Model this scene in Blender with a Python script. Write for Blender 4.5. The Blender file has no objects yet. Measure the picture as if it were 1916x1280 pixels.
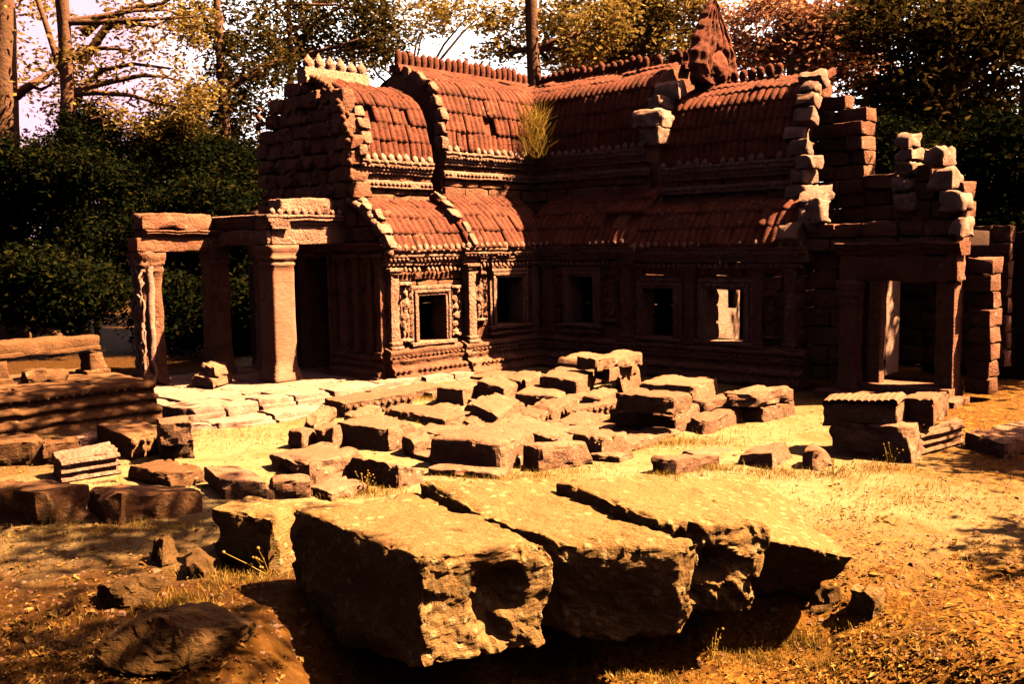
import bpy, math, random
import numpy as np
random.seed(7); np.random.seed(7); np.seterr(over='ignore')
sc = bpy.context.scene
COL = sc.collection
# ------------------------------------------------------------------ camera
FPX, CAMH, ROLL = 1850.0, 2.45, 0.0145
PITCH = math.atan((640-462)/FPX)
Fv = np.array([0, math.cos(PITCH), -math.sin(PITCH)])
_R0 = np.array([1.0, 0, 0]); _U0 = np.array([0, math.sin(PITCH), math.cos(PITCH)])
Rv = math.cos(ROLL)*_R0 - math.sin(ROLL)*_U0
Uv = math.cos(ROLL)*_U0 + math.sin(ROLL)*_R0
CAM = np.array([0, 0, CAMH])
from mathutils import Matrix, Vector
cd = bpy.data.cameras.new("camera"); cam = bpy.data.objects.new("camera", cd); COL.objects.link(cam)
cd.sensor_width = 36.0; cd.lens = FPX/1916*36.0; cd.clip_end = 2000; cd.clip_start = 0.05
m = Matrix.Identity(4)
for i in range(3):
    m[i][0] = Rv[i]; m[i][1] = Uv[i]; m[i][2] = -Fv[i]; m[i][3] = CAM[i]
cam.matrix_world = m
sc.camera = cam
# ------------------------------------------------------------------ light
SUN_AZ, SUN_EL = math.radians(91), math.radians(52)     # azimuth clockwise from +Y
w = bpy.data.worlds.new("World"); sc.world = w; w.use_nodes = True
nt = w.node_tree; bg = nt.nodes["Background"]
sky = nt.nodes.new("ShaderNodeTexSky"); sky.sky_type = 'NISHITA'; sky.sun_disc = False
sky.sun_elevation = SUN_EL; sky.sun_rotation = SUN_AZ
sky.air_density = 0.15; sky.dust_density = 1.0; sky.ozone_density = 1.0
# bright thin cloud low in the sky beyond the temple, a little pink to the left
tcw = nt.nodes.new("ShaderNodeTexCoord"); sx = nt.nodes.new("ShaderNodeSeparateXYZ"); nt.links.new(tcw.outputs["Generated"], sx.inputs[0])
def _mr(sock, a, b):
    n = nt.nodes.new("ShaderNodeMapRange"); n.interpolation_type = 'SMOOTHSTEP'; n.inputs[1].default_value = a; n.inputs[2].default_value = b
    nt.links.new(sock, n.inputs[0]); return n.outputs[0]
def _mul(a, b):
    n = nt.nodes.new("ShaderNodeMath"); n.operation = 'MULTIPLY'; nt.links.new(a, n.inputs[0])
    if isinstance(b, float): n.inputs[1].default_value = b
    else: nt.links.new(b, n.inputs[1])
    return n.outputs[0]
cn = nt.nodes.new("ShaderNodeTexNoise"); cn.inputs["Scale"].default_value = 4; cn.inputs["Detail"].default_value = 5; nt.links.new(tcw.outputs["Generated"], cn.inputs["Vector"])
cm = _mul(_mul(_mr(sx.outputs[1], .55, .85), _mr(sx.outputs[2], .62, .38)), _mr(cn.outputs["Fac"], .22, .5))
cc = nt.nodes.new("ShaderNodeMix"); cc.data_type = 'RGBA'; nt.links.new(_mr(sx.outputs[0], -.19, -.36), cc.inputs[0])
cc.inputs[6].default_value = (15, 14.6, 14.4, 1); cc.inputs[7].default_value = (7.5, 4.3, 5.2, 1)
cx = nt.nodes.new("ShaderNodeMix"); cx.data_type = 'RGBA'; nt.links.new(cm, cx.inputs[0]); 
warm = nt.nodes.new("ShaderNodeMix"); warm.data_type = 'RGBA'; warm.blend_type = 'MULTIPLY'; warm.inputs[0].default_value = 1; warm.inputs[7].default_value = (1.0, .56, .43, 1)   # dusty warm air
nt.links.new(sky.outputs[0], warm.inputs[6]); nt.links.new(warm.outputs[2], cx.inputs[6]); nt.links.new(cc.outputs[2], cx.inputs[7])
nt.links.new(cx.outputs[2], bg.inputs[0]); bg.inputs[1].default_value = 0.05
sl = bpy.data.lights.new("sun", 'SUN'); sl.energy = 5.0; sl.angle = math.radians(0.5); sl.color = (1.0, 0.645, 0.335)
so = bpy.data.objects.new("sun", sl); COL.objects.link(so)
sd = Vector((math.cos(SUN_EL)*math.sin(SUN_AZ), math.cos(SUN_EL)*math.cos(SUN_AZ), math.sin(SUN_EL)))
so.rotation_euler = sd.to_track_quat('Z', 'Y').to_euler(); so.location = (20, 0, 30)
sc.view_settings.view_transform = 'Standard'; sc.view_settings.look = 'None'
sc.cycles.diffuse_bounces = 0; sc.cycles.max_bounces = 6
sc.view_settings.exposure = 2.05; sc.view_settings.gamma = 1.0
# ------------------------------------------------------------------ pixel <-> ground
def ray(x, y): return Fv + Rv*(x-958)/FPX - Uv*(y-640)/FPX
def P(x, y, z=0.0):
    d = ray(x, y); return CAM + d*((z-CAMH)/d[2])
def dep(q): return float((np.array(q)-CAM) @ Fv)
# ------------------------------------------------------------------ noise
def _hash(i, j, k, s):
    if True:
        h = i*np.uint32(374761393)+j*np.uint32(668265263)+k*np.uint32(2246822519)+np.uint32((s*974711+12345) & 0xffffffff)
        h = (h ^ (h >> np.uint32(13)))*np.uint32(1274126177)
        h = (h ^ (h >> np.uint32(16)))*np.uint32(3266489917)
        return h ^ (h >> np.uint32(15))
def _corners(p, s):
    p = np.asarray(p, float); f = np.floor(p); t = p-f; t = t*t*t*(t*(t*6-15)+10)
    i, j, k = [f[:, n].astype(np.int64).astype(np.uint32) for n in range(3)]
    one = np.uint32(1)
    if True:
        for a in (0, 1):
            wa = t[:, 0] if a else 1-t[:, 0]; ii = i+one if a else i
            for b in (0, 1):
                wb = wa*(t[:, 1] if b else 1-t[:, 1]); jj = j+one if b else j
                for c in (0, 1):
                    yield wb*(t[:, 2] if c else 1-t[:, 2]), _hash(ii, jj, k+one if c else k, s)
def vnoise(p, s=0):
    r = 0
    for w_, h in _corners(p, s): r = r+w_*(h & np.uint32(0xffff))
    return r*(2/65535.0)-1
def fbm(p, s=0, o=3):
    r = 0; A = 1.0; q = np.asarray(p, float)
    for n in range(o):
        r = r + A*vnoise(q, s+n*17); A *= .5; q = q*2.03
    return r
def vec_noise(p, s=0, o=2):
    q = np.asarray(p, float); R_ = np.zeros((len(q), 3)); A = 1.0
    for n in range(o):
        r = np.zeros((len(q), 3))
        for w_, h in _corners(q, s+n*17):
            r[:, 0] += w_*(h & np.uint32(1023)); r[:, 1] += w_*((h >> np.uint32(10)) & np.uint32(1023)); r[:, 2] += w_*((h >> np.uint32(20)) & np.uint32(1023))
        R_ += A*(r*(2/1023.0)-1); A *= .5; q = q*2.03
    return R_
# ------------------------------------------------------------------ mesh builder
class MB:
    def __init__(s): s.V = []; s.Q = []; s.n = 0
    def add(s, v, q):
        v = np.asarray(v, float).reshape(-1, 3); q = np.asarray(q, np.int64).reshape(-1, 4)
        s.V.append(v); s.Q.append(q+s.n); s.n += len(v)
    def grid(s, A, closed=False):
        A = np.asarray(A, float); n, mm = A.shape[:2]
        idx = np.arange(n*mm).reshape(n, mm)
        if closed: idx = np.concatenate([idx, idx[:, :1]], 1)
        q = np.stack([idx[:-1, :-1], idx[1:, :-1], idx[1:, 1:], idx[:-1, 1:]], -1)
        s.add(A.reshape(-1, 3), q)
    def hexa(s, c8, b=.03, res=.12, amp=.012, freq=3.0, big=0.0, chip=0.0, seed=None, F=None):
        """rounded, weathered block. c8: 4 bottom corners (ccw) then 4 top corners"""
        c8 = np.asarray(c8, float); sd_ = random.randint(0, 9999) if seed is None else seed
        L = [np.linalg.norm(c8[1]-c8[0]+c8[5]-c8[4])/2, np.linalg.norm(c8[3]-c8[0]+c8[7]-c8[4])/2,
             np.linalg.norm(c8[4]-c8[0]+c8[6]-c8[2])/2]
        L = [max(l, .02) for l in L]; b = min(b, .45*min(L))
        ax = []
        for l in L:
            n = max(1, int(round((l-2*b)/res)))
            ax.append(np.concatenate([[0, b*.35], np.linspace(b, l-b, n+1), [l-b*.35, l]]))
        Vs = []; Qs = []; k = 0
        for d in range(3):
            e, g = [x for x in range(3) if x != d]
            for side in (0, 1):
                X, Y = np.meshgrid(ax[e], ax[g], indexing='ij')
                C = np.zeros(X.shape+(3,)); C[..., e] = X; C[..., g] = Y; C[..., d] = L[d]*side
                n, mm = X.shape; idx = np.arange(n*mm).reshape(n, mm)+k
                q = np.stack([idx[:-1, :-1], idx[1:, :-1], idx[1:, 1:], idx[:-1, 1:]], -1).reshape(-1, 4)
                if (side == 0) ^ (d == 1): q = q[:, ::-1]
                Vs.append(C.reshape(-1, 3)); Qs.append(q); k += n*mm
        C = np.concatenate(Vs); Q = np.concatenate(Qs); La = np.array(L)
        key = np.round(C*1e4).astype(np.int64); key = key[:, 0]+key[:, 1]*2**20+key[:, 2]*2**40
        _, first, inv = np.unique(key, return_index=True, return_inverse=True)
        C = C[first]; Q = inv.reshape(-1)[Q]
        if chip > 0:
            dd = np.minimum(C, La-C); ds = np.sort(dd, 1); e = np.exp(-(ds[:, 1]/(chip*1.4))**2)
            nz = np.clip(fbm(C*(.55/chip)+sd_*3.7, sd_, 2)+.15, 0, 1)
            cen = np.clip(C, chip*1.2, np.maximum(La-chip*1.2, La*.5)); cen = np.minimum(cen, np.maximum(La-chip*1.2, La*.5))
            C = C + (cen-C)*(e*nz)[:, None]*.55
            rs = np.random.RandomState(sd_); cuts = int(4+rs.randint(0, 5))
            for _ in range(cuts):
                sg = rs.choice([-1.0, 1.0], 3); wgt = rs.uniform(.15, 1, 3); wgt[rs.randint(0, 3)] *= rs.choice([0.05, .6, 1.0]); nn = sg*wgt; nn /= np.linalg.norm(nn)
                cor = np.where(sg > 0, La, 0.0); dist = (C-cor)@nn+chip*rs.uniform(.25, 1.05)
                ext = np.abs(nn)@La
                C = C-np.clip(dist, 0, None)[:, None]*nn
        qv = np.clip(C, b, La-b); dv = C-qv; ln = np.linalg.norm(dv, axis=1, keepdims=True)
        C = np.where(ln > 1e-9, qv+dv*np.minimum(1, b/np.maximum(ln, 1e-9)), C)
        t = C/La
        x, y, z = t[:, :1], t[:, 1:2], t[:, 2:]
        bot = c8[0]*(1-x)*(1-y)+c8[1]*x*(1-y)+c8[2]*x*y+c8[3]*(1-x)*y
        top = c8[4]*(1-x)*(1-y)+c8[5]*x*(1-y)+c8[6]*x*y+c8[7]*(1-x)*y
        W = bot*(1-z)+top*z
        if big > 0: W = W + vec_noise(C*(1.0/max(L)*1.7)+sd_*1.3, sd_, 2)*big*max(.1, min(L))
        if amp > 0: W = W + vec_noise(C*freq+sd_*2.1, sd_+5, 3)*amp
        if F is not None: W = F(W)
        s.add(W, Q)
    def box(s, lo, hi, F=None, **k):
        (x0, y0, z0), (x1, y1, z1) = lo, hi
        x0, x1 = sorted((x0, x1)); y0, y1 = sorted((y0, y1)); z0, z1 = sorted((z0, z1))
        s.hexa([(x0, y0, z0), (x1, y0, z0), (x1, y1, z0), (x0, y1, z0), (x0, y0, z1), (x1, y0, z1), (x1, y1, z1), (x0, y1, z1)], F=F, **k)
    def run(s, prof, a0, a1, F, step=.12, amp=.008, seed=3, caps=True):
        """moulding: profile [(o,z)] swept along axis a"""
        n = max(2, int(abs(a1-a0)/step)+1); A = np.linspace(a0, a1, n); pr = np.array(prof, float)
        G = np.zeros((n, len(pr), 3)); G[..., 0] = A[:, None]; G[..., 1] = pr[None, :, 0]; G[..., 2] = pr[None, :, 1]
        def put(G):
            sh = G.shape; W = G.reshape(-1, 3)
            W = W + vec_noise(W*5, seed, 2)*amp
            s.grid(F(W).reshape(sh))
        put(G)
        if caps:
            o0 = pr[:, 0].min()-.02
            for e in (0, -1):
                g = G[e]; h = g.copy(); h[:, 1] = o0
                put(np.stack([h, g], 0))
    def lathe(s, c, prof, n=12, sq=None, amp=0.0, rot=0.0, F=None, seed=1):
        """sq: None round, else superellipse exponent (square columns)"""
        th = np.linspace(0, 2*math.pi, n, endpoint=False); ct, st_ = np.cos(th), np.sin(th)
        if sq:
            k = (np.abs(ct)**sq+np.abs(st_)**sq)**(-1/sq); ct, st_ = ct*k, st_*k
        pr = np.array(prof, float); G = np.zeros((len(pr), n, 3))
        cr, sr = math.cos(rot), math.sin(rot)
        X = pr[:, :1]*ct[None]; Y = pr[:, :1]*st_[None]
        G[..., 0] = c[0]+X*cr-Y*sr; G[..., 1] = c[1]+X*sr+Y*cr; G[..., 2] = c[2]+pr[:, 1:2]
        W = G.reshape(-1, 3)
        if amp: W = W+vec_noise(W*6, seed, 2)*amp
        if F is not None: W = F(W)
        s.grid(W.reshape(G.shape), closed=True)
    def tube(s, pts, rad, n=7, amp=0.0, F=None):
        p = np.array(pts, float); r = np.broadcast_to(np.array(rad, float), (len(p),))
        tg = np.gradient(p, axis=0); tg /= np.linalg.norm(tg, axis=1, keepdims=True)+1e-9
        up = np.array([0.31, .17, .93]); e1 = np.cross(tg, up); e1 /= np.linalg.norm(e1, axis=1, keepdims=True)+1e-9
        e2 = np.cross(tg, e1); th = np.linspace(0, 2*math.pi, n, endpoint=False)
        G = p[:, None]+r[:, None, None]*(np.cos(th)[None, :, None]*e1[:, None]+np.sin(th)[None, :, None]*e2[:, None])
        W = G.reshape(-1, 3)
        if amp: W = W+vec_noise(W*4, 9, 2)*amp
        if F is not None: W = F(W)
        s.grid(W.reshape(G.shape), closed=True)
    def blob(s, c, r, n=8, F=None):
        ph = np.linspace(.02, math.pi-.02, n//2+2); th = np.linspace(0, 2*math.pi, n, endpoint=False)
        r = np.broadcast_to(np.array(r, float), (3,))
        G = np.stack([c[0]+r[0]*np.sin(ph)[:, None]*np.cos(th), c[1]+r[1]*np.sin(ph)[:, None]*np.sin(th), c[2]+r[2]*np.cos(ph)[:, None]*np.ones_like(th)], -1)
        if F is not None: G = F(G.reshape(-1, 3)).reshape(G.shape)
        s.grid(G, closed=True)
    def build(s, name, mat, parent=None, origin=None, smooth=True):
        V = np.concatenate(s.V); Q = np.concatenate(s.Q)
        if origin is not None: V = V-np.asarray(origin)
        me = bpy.data.meshes.new(name)
        me.vertices.add(len(V)); me.vertices.foreach_set("co", V.astype(np.float32).ravel())
        me.loops.add(len(Q)*4); me.loops.foreach_set("vertex_index", Q.astype(np.int32).ravel())
        me.polygons.add(len(Q)); me.polygons.foreach_set("loop_start", np.arange(0, len(Q)*4, 4, dtype=np.int32))
        me.polygons.foreach_set("use_smooth", np.full(len(Q), smooth))
        me.update(calc_edges=True); me.validate()
        if isinstance(mat, (list, tuple)):
            for q in mat: me.materials.append(q)
        else: me.materials.append(mat)
        o = bpy.data.objects.new(name, me); COL.objects.link(o)
        if origin is not None: o.location = tuple(origin)
        if parent is not None: o.parent = parent
        return o
def tag(o, label, cat, group=None, kind=None):
    if label: o["label"] = label
    if cat: o["category"] = cat
    if group: o["group"] = group
    if kind: o["kind"] = kind
    return o
def empty(name, loc, rz=0.0):
    o = bpy.data.objects.new(name, None); COL.objects.link(o); o.location = tuple(loc); o.rotation_euler = (0, 0, rz)
    o.empty_display_size = .3
    return o
# ------------------------------------------------------------------ materials
def ramp(nt, fac, stops):
    r = nt.nodes.new("ShaderNodeValToRGB"); nt.links.new(fac, r.inputs[0])
    els = r.color_ramp.elements
    while len(els) < len(stops): els.new(.5)
    for e, (p, c) in zip(els, stops):
        e.position = p; e.color = tuple(c)+(1,) if len(c) == 3 else c
    return r.outputs[0]
def noise(nt, co, scale, det=6, rough=.6, dist=0.0):
    n = nt.nodes.new("ShaderNodeTexNoise"); n.inputs["Scale"].default_value = scale; n.inputs["Detail"].default_value = det
    n.inputs["Roughness"].default_value = rough; n.inputs["Distortion"].default_value = dist
    nt.links.new(co, n.inputs["Vector"]); return n.outputs["Fac"]
def mix(nt, fac, a, b, mode='MIX'):
    n = nt.nodes.new("ShaderNodeMix"); n.data_type = 'RGBA'; n.blend_type = mode
    for s_, v in ((n.inputs[0], fac), (n.inputs[6], a), (n.inputs[7], b)):
        if isinstance(v, (int, float)): s_.default_value = v
        elif isinstance(v, tuple): s_.default_value = v+(1,) if len(v) == 3 else v
        else: nt.links.new(v, s_)
    return n.outputs[2]
def math_(nt, op, a, b=0.0):
    n = nt.nodes.new("ShaderNodeMath"); n.operation = op
    for s_, v in ((n.inputs[0], a), (n.inputs[1], b)):
        if isinstance(v, (int, float)): s_.default_value = v
        else: nt.links.new(v, s_)
    return n.outputs[0]
def newmat(name):
    mt = bpy.data.materials.new(name); mt.use_nodes = True; nt = mt.node_tree
    b = nt.nodes["Principled BSDF"]; b.inputs["Roughness"].default_value = .92
    b.inputs["Specular IOR Level"].default_value = .15
    tc = nt.nodes.new("ShaderNodeTexCoord")
    return mt, nt, b, tc.outputs["Object"]
def stone_mat(name, ca, cb, stain, pale, sc_=1.0, stain_amt=.5, lichen=.5, carve=0.0, bump=.02, vary=.3):
    mt, nt, b, co = newmat(name)
    c = mix(nt, ramp(nt, noise(nt, co, 1.6*sc_, 5), [(.32, (0, 0, 0)), (.68, (1, 1, 1))]), ca, cb)
    st_ = ramp(nt, noise(nt, co, 2.7*sc_, 8, .72, .6), [(.60-.22*stain_amt, (0, 0, 0)), (.78-.15*stain_amt, (1, 1, 1))])
    c = mix(nt, math_(nt, 'MULTIPLY', st_, .85), c, stain)
    fine = noise(nt, co, 34*sc_, 4, .7)
    c = mix(nt, math_(nt, 'MULTIPLY', ramp(nt, fine, [(.35, (0, 0, 0)), (.7, (1, 1, 1))]), .35), c, pale)
    # round lichen patches
    vo = nt.nodes.new("ShaderNodeTexVoronoi"); vo.inputs["Scale"].default_value = 7*sc_; vo.inputs["Randomness"].default_value = 1
    dn = nt.nodes.new("ShaderNodeVectorMath"); dn.operation = 'ADD'
    ns = nt.nodes.new("ShaderNodeTexNoise"); ns.inputs["Scale"].default_value = 22*sc_; nt.links.new(co, ns.inputs["Vector"])
    sv = nt.nodes.new("ShaderNodeVectorMath"); sv.operation = 'SCALE'; sv.inputs["Scale"].default_value = .06/sc_
    nt.links.new(ns.outputs["Color"], sv.inputs[0]); nt.links.new(co, dn.inputs[0]); nt.links.new(sv.outputs[0], dn.inputs[1])
    nt.links.new(dn.outputs[0], vo.inputs["Vector"])
    spot = ramp(nt, vo.outputs["Distance"], [(.20, (1, 1, 1)), (.34, (0, 0, 0))])
    msk = ramp(nt, noise(nt, co, 1.3*sc_, 3), [(.62-.25*lichen, (0, 0, 0)), (.72-.2*lichen, (1, 1, 1))])
    lf = math_(nt, 'MULTIPLY', math_(nt, 'MULTIPLY', spot, msk), .75)
    c = mix(nt, lf, c, pale)
    oi = nt.nodes.new("ShaderNodeObjectInfo")
    hv = nt.nodes.new("ShaderNodeHueSaturation"); nt.links.new(c, hv.inputs["Color"])
    vv = math_(nt, 'ADD', math_(nt, 'MULTIPLY', oi.outputs["Random"], vary), 1-vary*.5); nt.links.new(vv, hv.inputs["Value"])
    nt.links.new(hv.outputs[0], b.inputs["Base Color"])
    h = math_(nt, 'ADD', math_(nt, 'MULTIPLY', noise(nt, co, 9*sc_, 8, .7), 1.0), math_(nt, 'MULTIPLY', fine, .35))
    h = math_(nt, 'ADD', h, math_(nt, 'MULTIPLY', lf, .25))
    mp = nt.nodes.new("ShaderNodeMapping"); mp.inputs["Scale"].default_value = (.6, .6, 5); nt.links.new(co, mp.inputs["Vector"])
    h = math_(nt, 'ADD', h, math_(nt, 'MULTIPLY', noise(nt, mp.outputs[0], 4*sc_, 4, .6, .6), .28))     # bedding layers
    if carve:
        v2 = nt.nodes.new("ShaderNodeTexVoronoi"); v2.feature = 'SMOOTH_F1'; v2.inputs["Scale"].default_value = 24; v2.inputs["Smoothness"].default_value = .3
        nt.links.new(co, v2.inputs["Vector"])
        h = math_(nt, 'ADD', h, math_(nt, 'MULTIPLY', v2.outputs["Distance"], -2.2*carve))
    bp = nt.nodes.new("ShaderNodeBump"); bp.inputs["Distance"].default_value = bump; bp.inputs["Strength"].default_value = .9
    nt.links.new(h, bp.inputs["Height"]); nt.links.new(bp.outputs[0], b.inputs["Normal"])
    return mt
M = {}
M['wall'] = stone_mat('wall_sandstone', (.31, .095, .052), (.44, .19, .11), (.045, .016, .010), (.60, .38, .26), 1.0, .5, .45, carve=.10, bump=.05)
M['carved'] = stone_mat('carved_sandstone', (.46, .175, .11), (.62, .32, .22), (.07, .026, .016), (.76, .54, .42), 1.2, .35, .6, carve=.22, bump=.045)
M['roof'] = stone_mat('roof_stone', (.21, .046, .027), (.34, .092, .054), (.035, .011, .008), (.52, .25, .17), 1.1, .85, .35, bump=.045)
M['pale'] = stone_mat('pale_sandstone', (.54, .25, .17), (.66, .39, .29), (.12, .045, .03), (.80, .62, .52), 1.3, .3, .6, carve=0, bump=.035)
M['block'] = stone_mat('fallen_sandstone', (.35, .145, .080), (.47, .235, .135), (.09, .034, .016), (.64, .45, .31), 1.4, .2, .5, bump=.045)
M['beam'] = stone_mat('weathered_beam_stone', (.31, .145, .042), (.40, .21, .070), (.10, .036, .010), (.70, .53, .26), 1.5, .2, 1.0, bump=.045, vary=.1)
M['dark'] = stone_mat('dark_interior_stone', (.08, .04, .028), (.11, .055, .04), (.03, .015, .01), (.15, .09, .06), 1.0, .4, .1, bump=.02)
M['earth'] = stone_mat('earthy_stone', (.17, .08, .024), (.26, .13, .045), (.04, .018, .006), (.38, .24, .1), 2.2, .4, .3, bump=.05)
M['dimmed'] = stone_mat('shade_toned_sandstone', (.20, .075, .030), (.30, .13, .055), (.05, .018, .008), (.50, .33, .18), 1.5, .3, .5, bump=.045)  # darker sandstone copy; the left side's shade is put into its colour
M['pillar'] = stone_mat('dressed_pillar_stone', (.44, .175, .10), (.55, .26, .165), (.09, .03, .018), (.68, .45, .34), 1.1, .35, .3, bump=.02)
# ------------------------------------------------------------------ ground
ANG = math.radians(44)
UU = np.array([-math.sin(ANG), -math.cos(ANG), 0]); VV = np.array([math.cos(ANG), -math.sin(ANG), 0])
TC = np.array([.554, 20.55, 0.0]); TROT = math.atan2(UU[1], UU[0])
def TW(s, t, z=0.0): return TC+UU*s+VV*t+np.array([0, 0, z])
def gz(x, y):
    """height of the ground sheet"""
    x = np.atleast_1d(np.asarray(x, float)); y = np.atleast_1d(np.asarray(y, float))
    p = np.stack([x, y, np.zeros_like(x)], 1)
    near = np.clip((9.5-y)/3.5, 0, 1)
    h = .025*fbm(p*.5, 4, 2)+near*(.05*fbm(p*1.3, 8, 3))+.010*fbm(p*5, 21, 2)
    h += -.15*np.exp(-(((x+3.6)/2.2)**2+((y-15.2)/1.6)**2)**2)
    h += .10*np.exp(-(((x+1.75)/.55)**2+((y-6.05)/.38)**2))          # low hump left of the beams
    ss = lambda q: np.clip(q, 0, 1)**2*(3-2*np.clip(q, 0, 1))
    h += -.40*ss((7.3-y)/.8)*ss((x+1.75)/.9)*ss((3.0-x)/1.1)*ss((y-3.9)/.9)          # hollow the beams jut out over
    far = np.clip((np.hypot(x, y-12)-26)/30, 0, 1); h = h*(1-far)
    return h
_gx, _gy = np.linspace(-16, 16, 641), np.linspace(3, 28, 501)
_gg = gz(*[q.ravel() for q in np.meshgrid(_gx, _gy, indexing='ij')]).reshape(641, 501)
def gz1(x, y):
    i = min(max((x+16)/32*640, 0), 639.99); j = min(max((y-3)/25*500, 0), 499.99); a, b = int(i), int(j); u, v = i-a, j-b
    return float(_gg[a, b]*(1-u)*(1-v)+_gg[a+1, b]*u*(1-v)+_gg[a, b+1]*(1-u)*v+_gg[a+1, b+1]*u*v)
def make_ground():
    xs = np.unique(np.concatenate([np.linspace(-400, -12, 24), np.linspace(-12, -5, 40), np.linspace(-5, 6, 320), np.linspace(6, 13, 40), np.linspace(13, 400, 24)]))
    ys = np.unique(np.concatenate([np.linspace(-60, 3.8, 20), np.linspace(3.8, 9, 230), np.linspace(9, 20, 160), np.linspace(20, 40, 30), np.linspace(40, 700, 24)]))
    X, Y = np.meshgrid(xs, ys, indexing='ij'); Z = gz(X.ravel(), Y.ravel()).reshape(X.shape)
    b = MB(); b.grid(np.stack([X, Y, Z], -1))
    mt, nt, bs, co = newmat('ground_sand_and_litter')
    sand = mix(nt, ramp(nt, noise(nt, co, 1.1, 6, .65), [(.3, (0, 0, 0)), (.7, (1, 1, 1))]), (.42, .30, .135), (.49, .375, .20))
    sand = mix(nt, ramp(nt, noise(nt, co, 7, 6, .7), [(.5, (0, 0, 0)), (.75, (1, 1, 1))]), sand, (.34, .17, .045))
    sand = mix(nt, ramp(nt, noise(nt, co, .75, 7, .72), [(.50, (0, 0, 0)), (.66, (.75, .75, .75))]), sand, (.31, .165, .040))     # thin dry turf
    sand = mix(nt, ramp(nt, noise(nt, co, 26, 3, .7), [(.58, (0, 0, 0)), (.72, (.6, .6, .6))]), sand, (.20, .10, .03))
    vo = nt.nodes.new("ShaderNodeTexVoronoi"); vo.inputs["Scale"].default_value = 19
    sk = nt.nodes.new("ShaderNodeVectorMath"); sk.operation = 'ADD'
    n2 = nt.nodes.new("ShaderNodeTexNoise"); n2.inputs["Scale"].default_value = 9; nt.links.new(co, n2.inputs["Vector"])
    s2 = nt.nodes.new("ShaderNodeVectorMath"); s2.operation = 'SCALE'; s2.inputs["Scale"].default_value = .14
    nt.links.new(n2.outputs["Color"], s2.inputs[0]); nt.links.new(co, sk.inputs[0]); nt.links.new(s2.outputs[0], sk.inputs[1]); nt.links.new(sk.outputs[0], vo.inputs["Vector"])
    lit = ramp(nt, vo.outputs["Color"], [(0, (.11, .036, .005)), (.35, (.22, .085, .011)), (.6, (.33, .14, .018)), (.85, (.43, .23, .038)), (1, (.50, .32, .10))])
    lit = mix(nt, ramp(nt, noise(nt, co, 3.1, 6, .7), [(.42, (0, 0, 0)), (.62, (1, 1, 1))]), lit, (.21, .09, .016))
    lit = mix(nt, ramp(nt, noise(nt, co, 5.5, 5, .6), [(.55, (0, 0, 0)), (.72, (1, 1, 1))]), lit, (.07, .027, .007))
    # where litter lies: nearer the camera, and to the right and left of the sandy court
    sx = nt.nodes.new("ShaderNodeSeparateXYZ"); nt.links.new(co, sx.inputs[0])
    wob = math_(nt, 'MULTIPLY', math_(nt, 'SUBTRACT', noise(nt, co, .6, 4), .5), 3.4)
    yy = math_(nt, 'ADD', sx.outputs[1], wob)
    near = nt.nodes.new("ShaderNodeMapRange"); near.inputs[1].default_value = 9.2; near.inputs[2].default_value = 7.0; nt.links.new(yy, near.inputs[0])
    xr = nt.nodes.new("ShaderNodeMapRange"); xr.inputs[1].default_value = 3.6; xr.inputs[2].default_value = 5.4; nt.links.new(math_(nt, 'ADD', sx.outputs[0], wob), xr.inputs[0])
    xl = nt.nodes.new("ShaderNodeMapRange"); xl.inputs[1].default_value = -4.6; xl.inputs[2].default_value = -6.8; nt.links.new(math_(nt, 'ADD', sx.outputs[0], wob), xl.inputs[0])
    fy = nt.nodes.new("ShaderNodeMapRange"); fy.inputs[1].default_value = 20; fy.inputs[2].default_value = 26; nt.links.new(yy, fy.inputs[0])
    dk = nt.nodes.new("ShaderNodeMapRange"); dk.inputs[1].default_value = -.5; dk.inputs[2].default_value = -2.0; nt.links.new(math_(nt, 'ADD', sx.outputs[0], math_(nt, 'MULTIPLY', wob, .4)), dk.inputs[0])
    lit = mix(nt, math_(nt, 'MULTIPLY', dk.outputs[0], .8), lit, (.07, .026, .005))     # darker litter to the left
    f = math_(nt, 'MAXIMUM', math_(nt, 'MAXIMUM', near.outputs[0], xr.outputs[0]), math_(nt, 'MAXIMUM', xl.outputs[0], fy.outputs[0]))
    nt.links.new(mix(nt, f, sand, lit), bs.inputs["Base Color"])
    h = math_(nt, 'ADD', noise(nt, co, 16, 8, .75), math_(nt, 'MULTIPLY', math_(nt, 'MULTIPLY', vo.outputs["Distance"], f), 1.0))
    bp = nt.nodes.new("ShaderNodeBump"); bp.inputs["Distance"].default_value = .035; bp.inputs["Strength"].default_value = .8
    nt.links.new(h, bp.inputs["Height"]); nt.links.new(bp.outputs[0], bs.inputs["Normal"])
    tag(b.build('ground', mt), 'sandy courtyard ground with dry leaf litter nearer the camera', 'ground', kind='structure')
make_ground()
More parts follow.
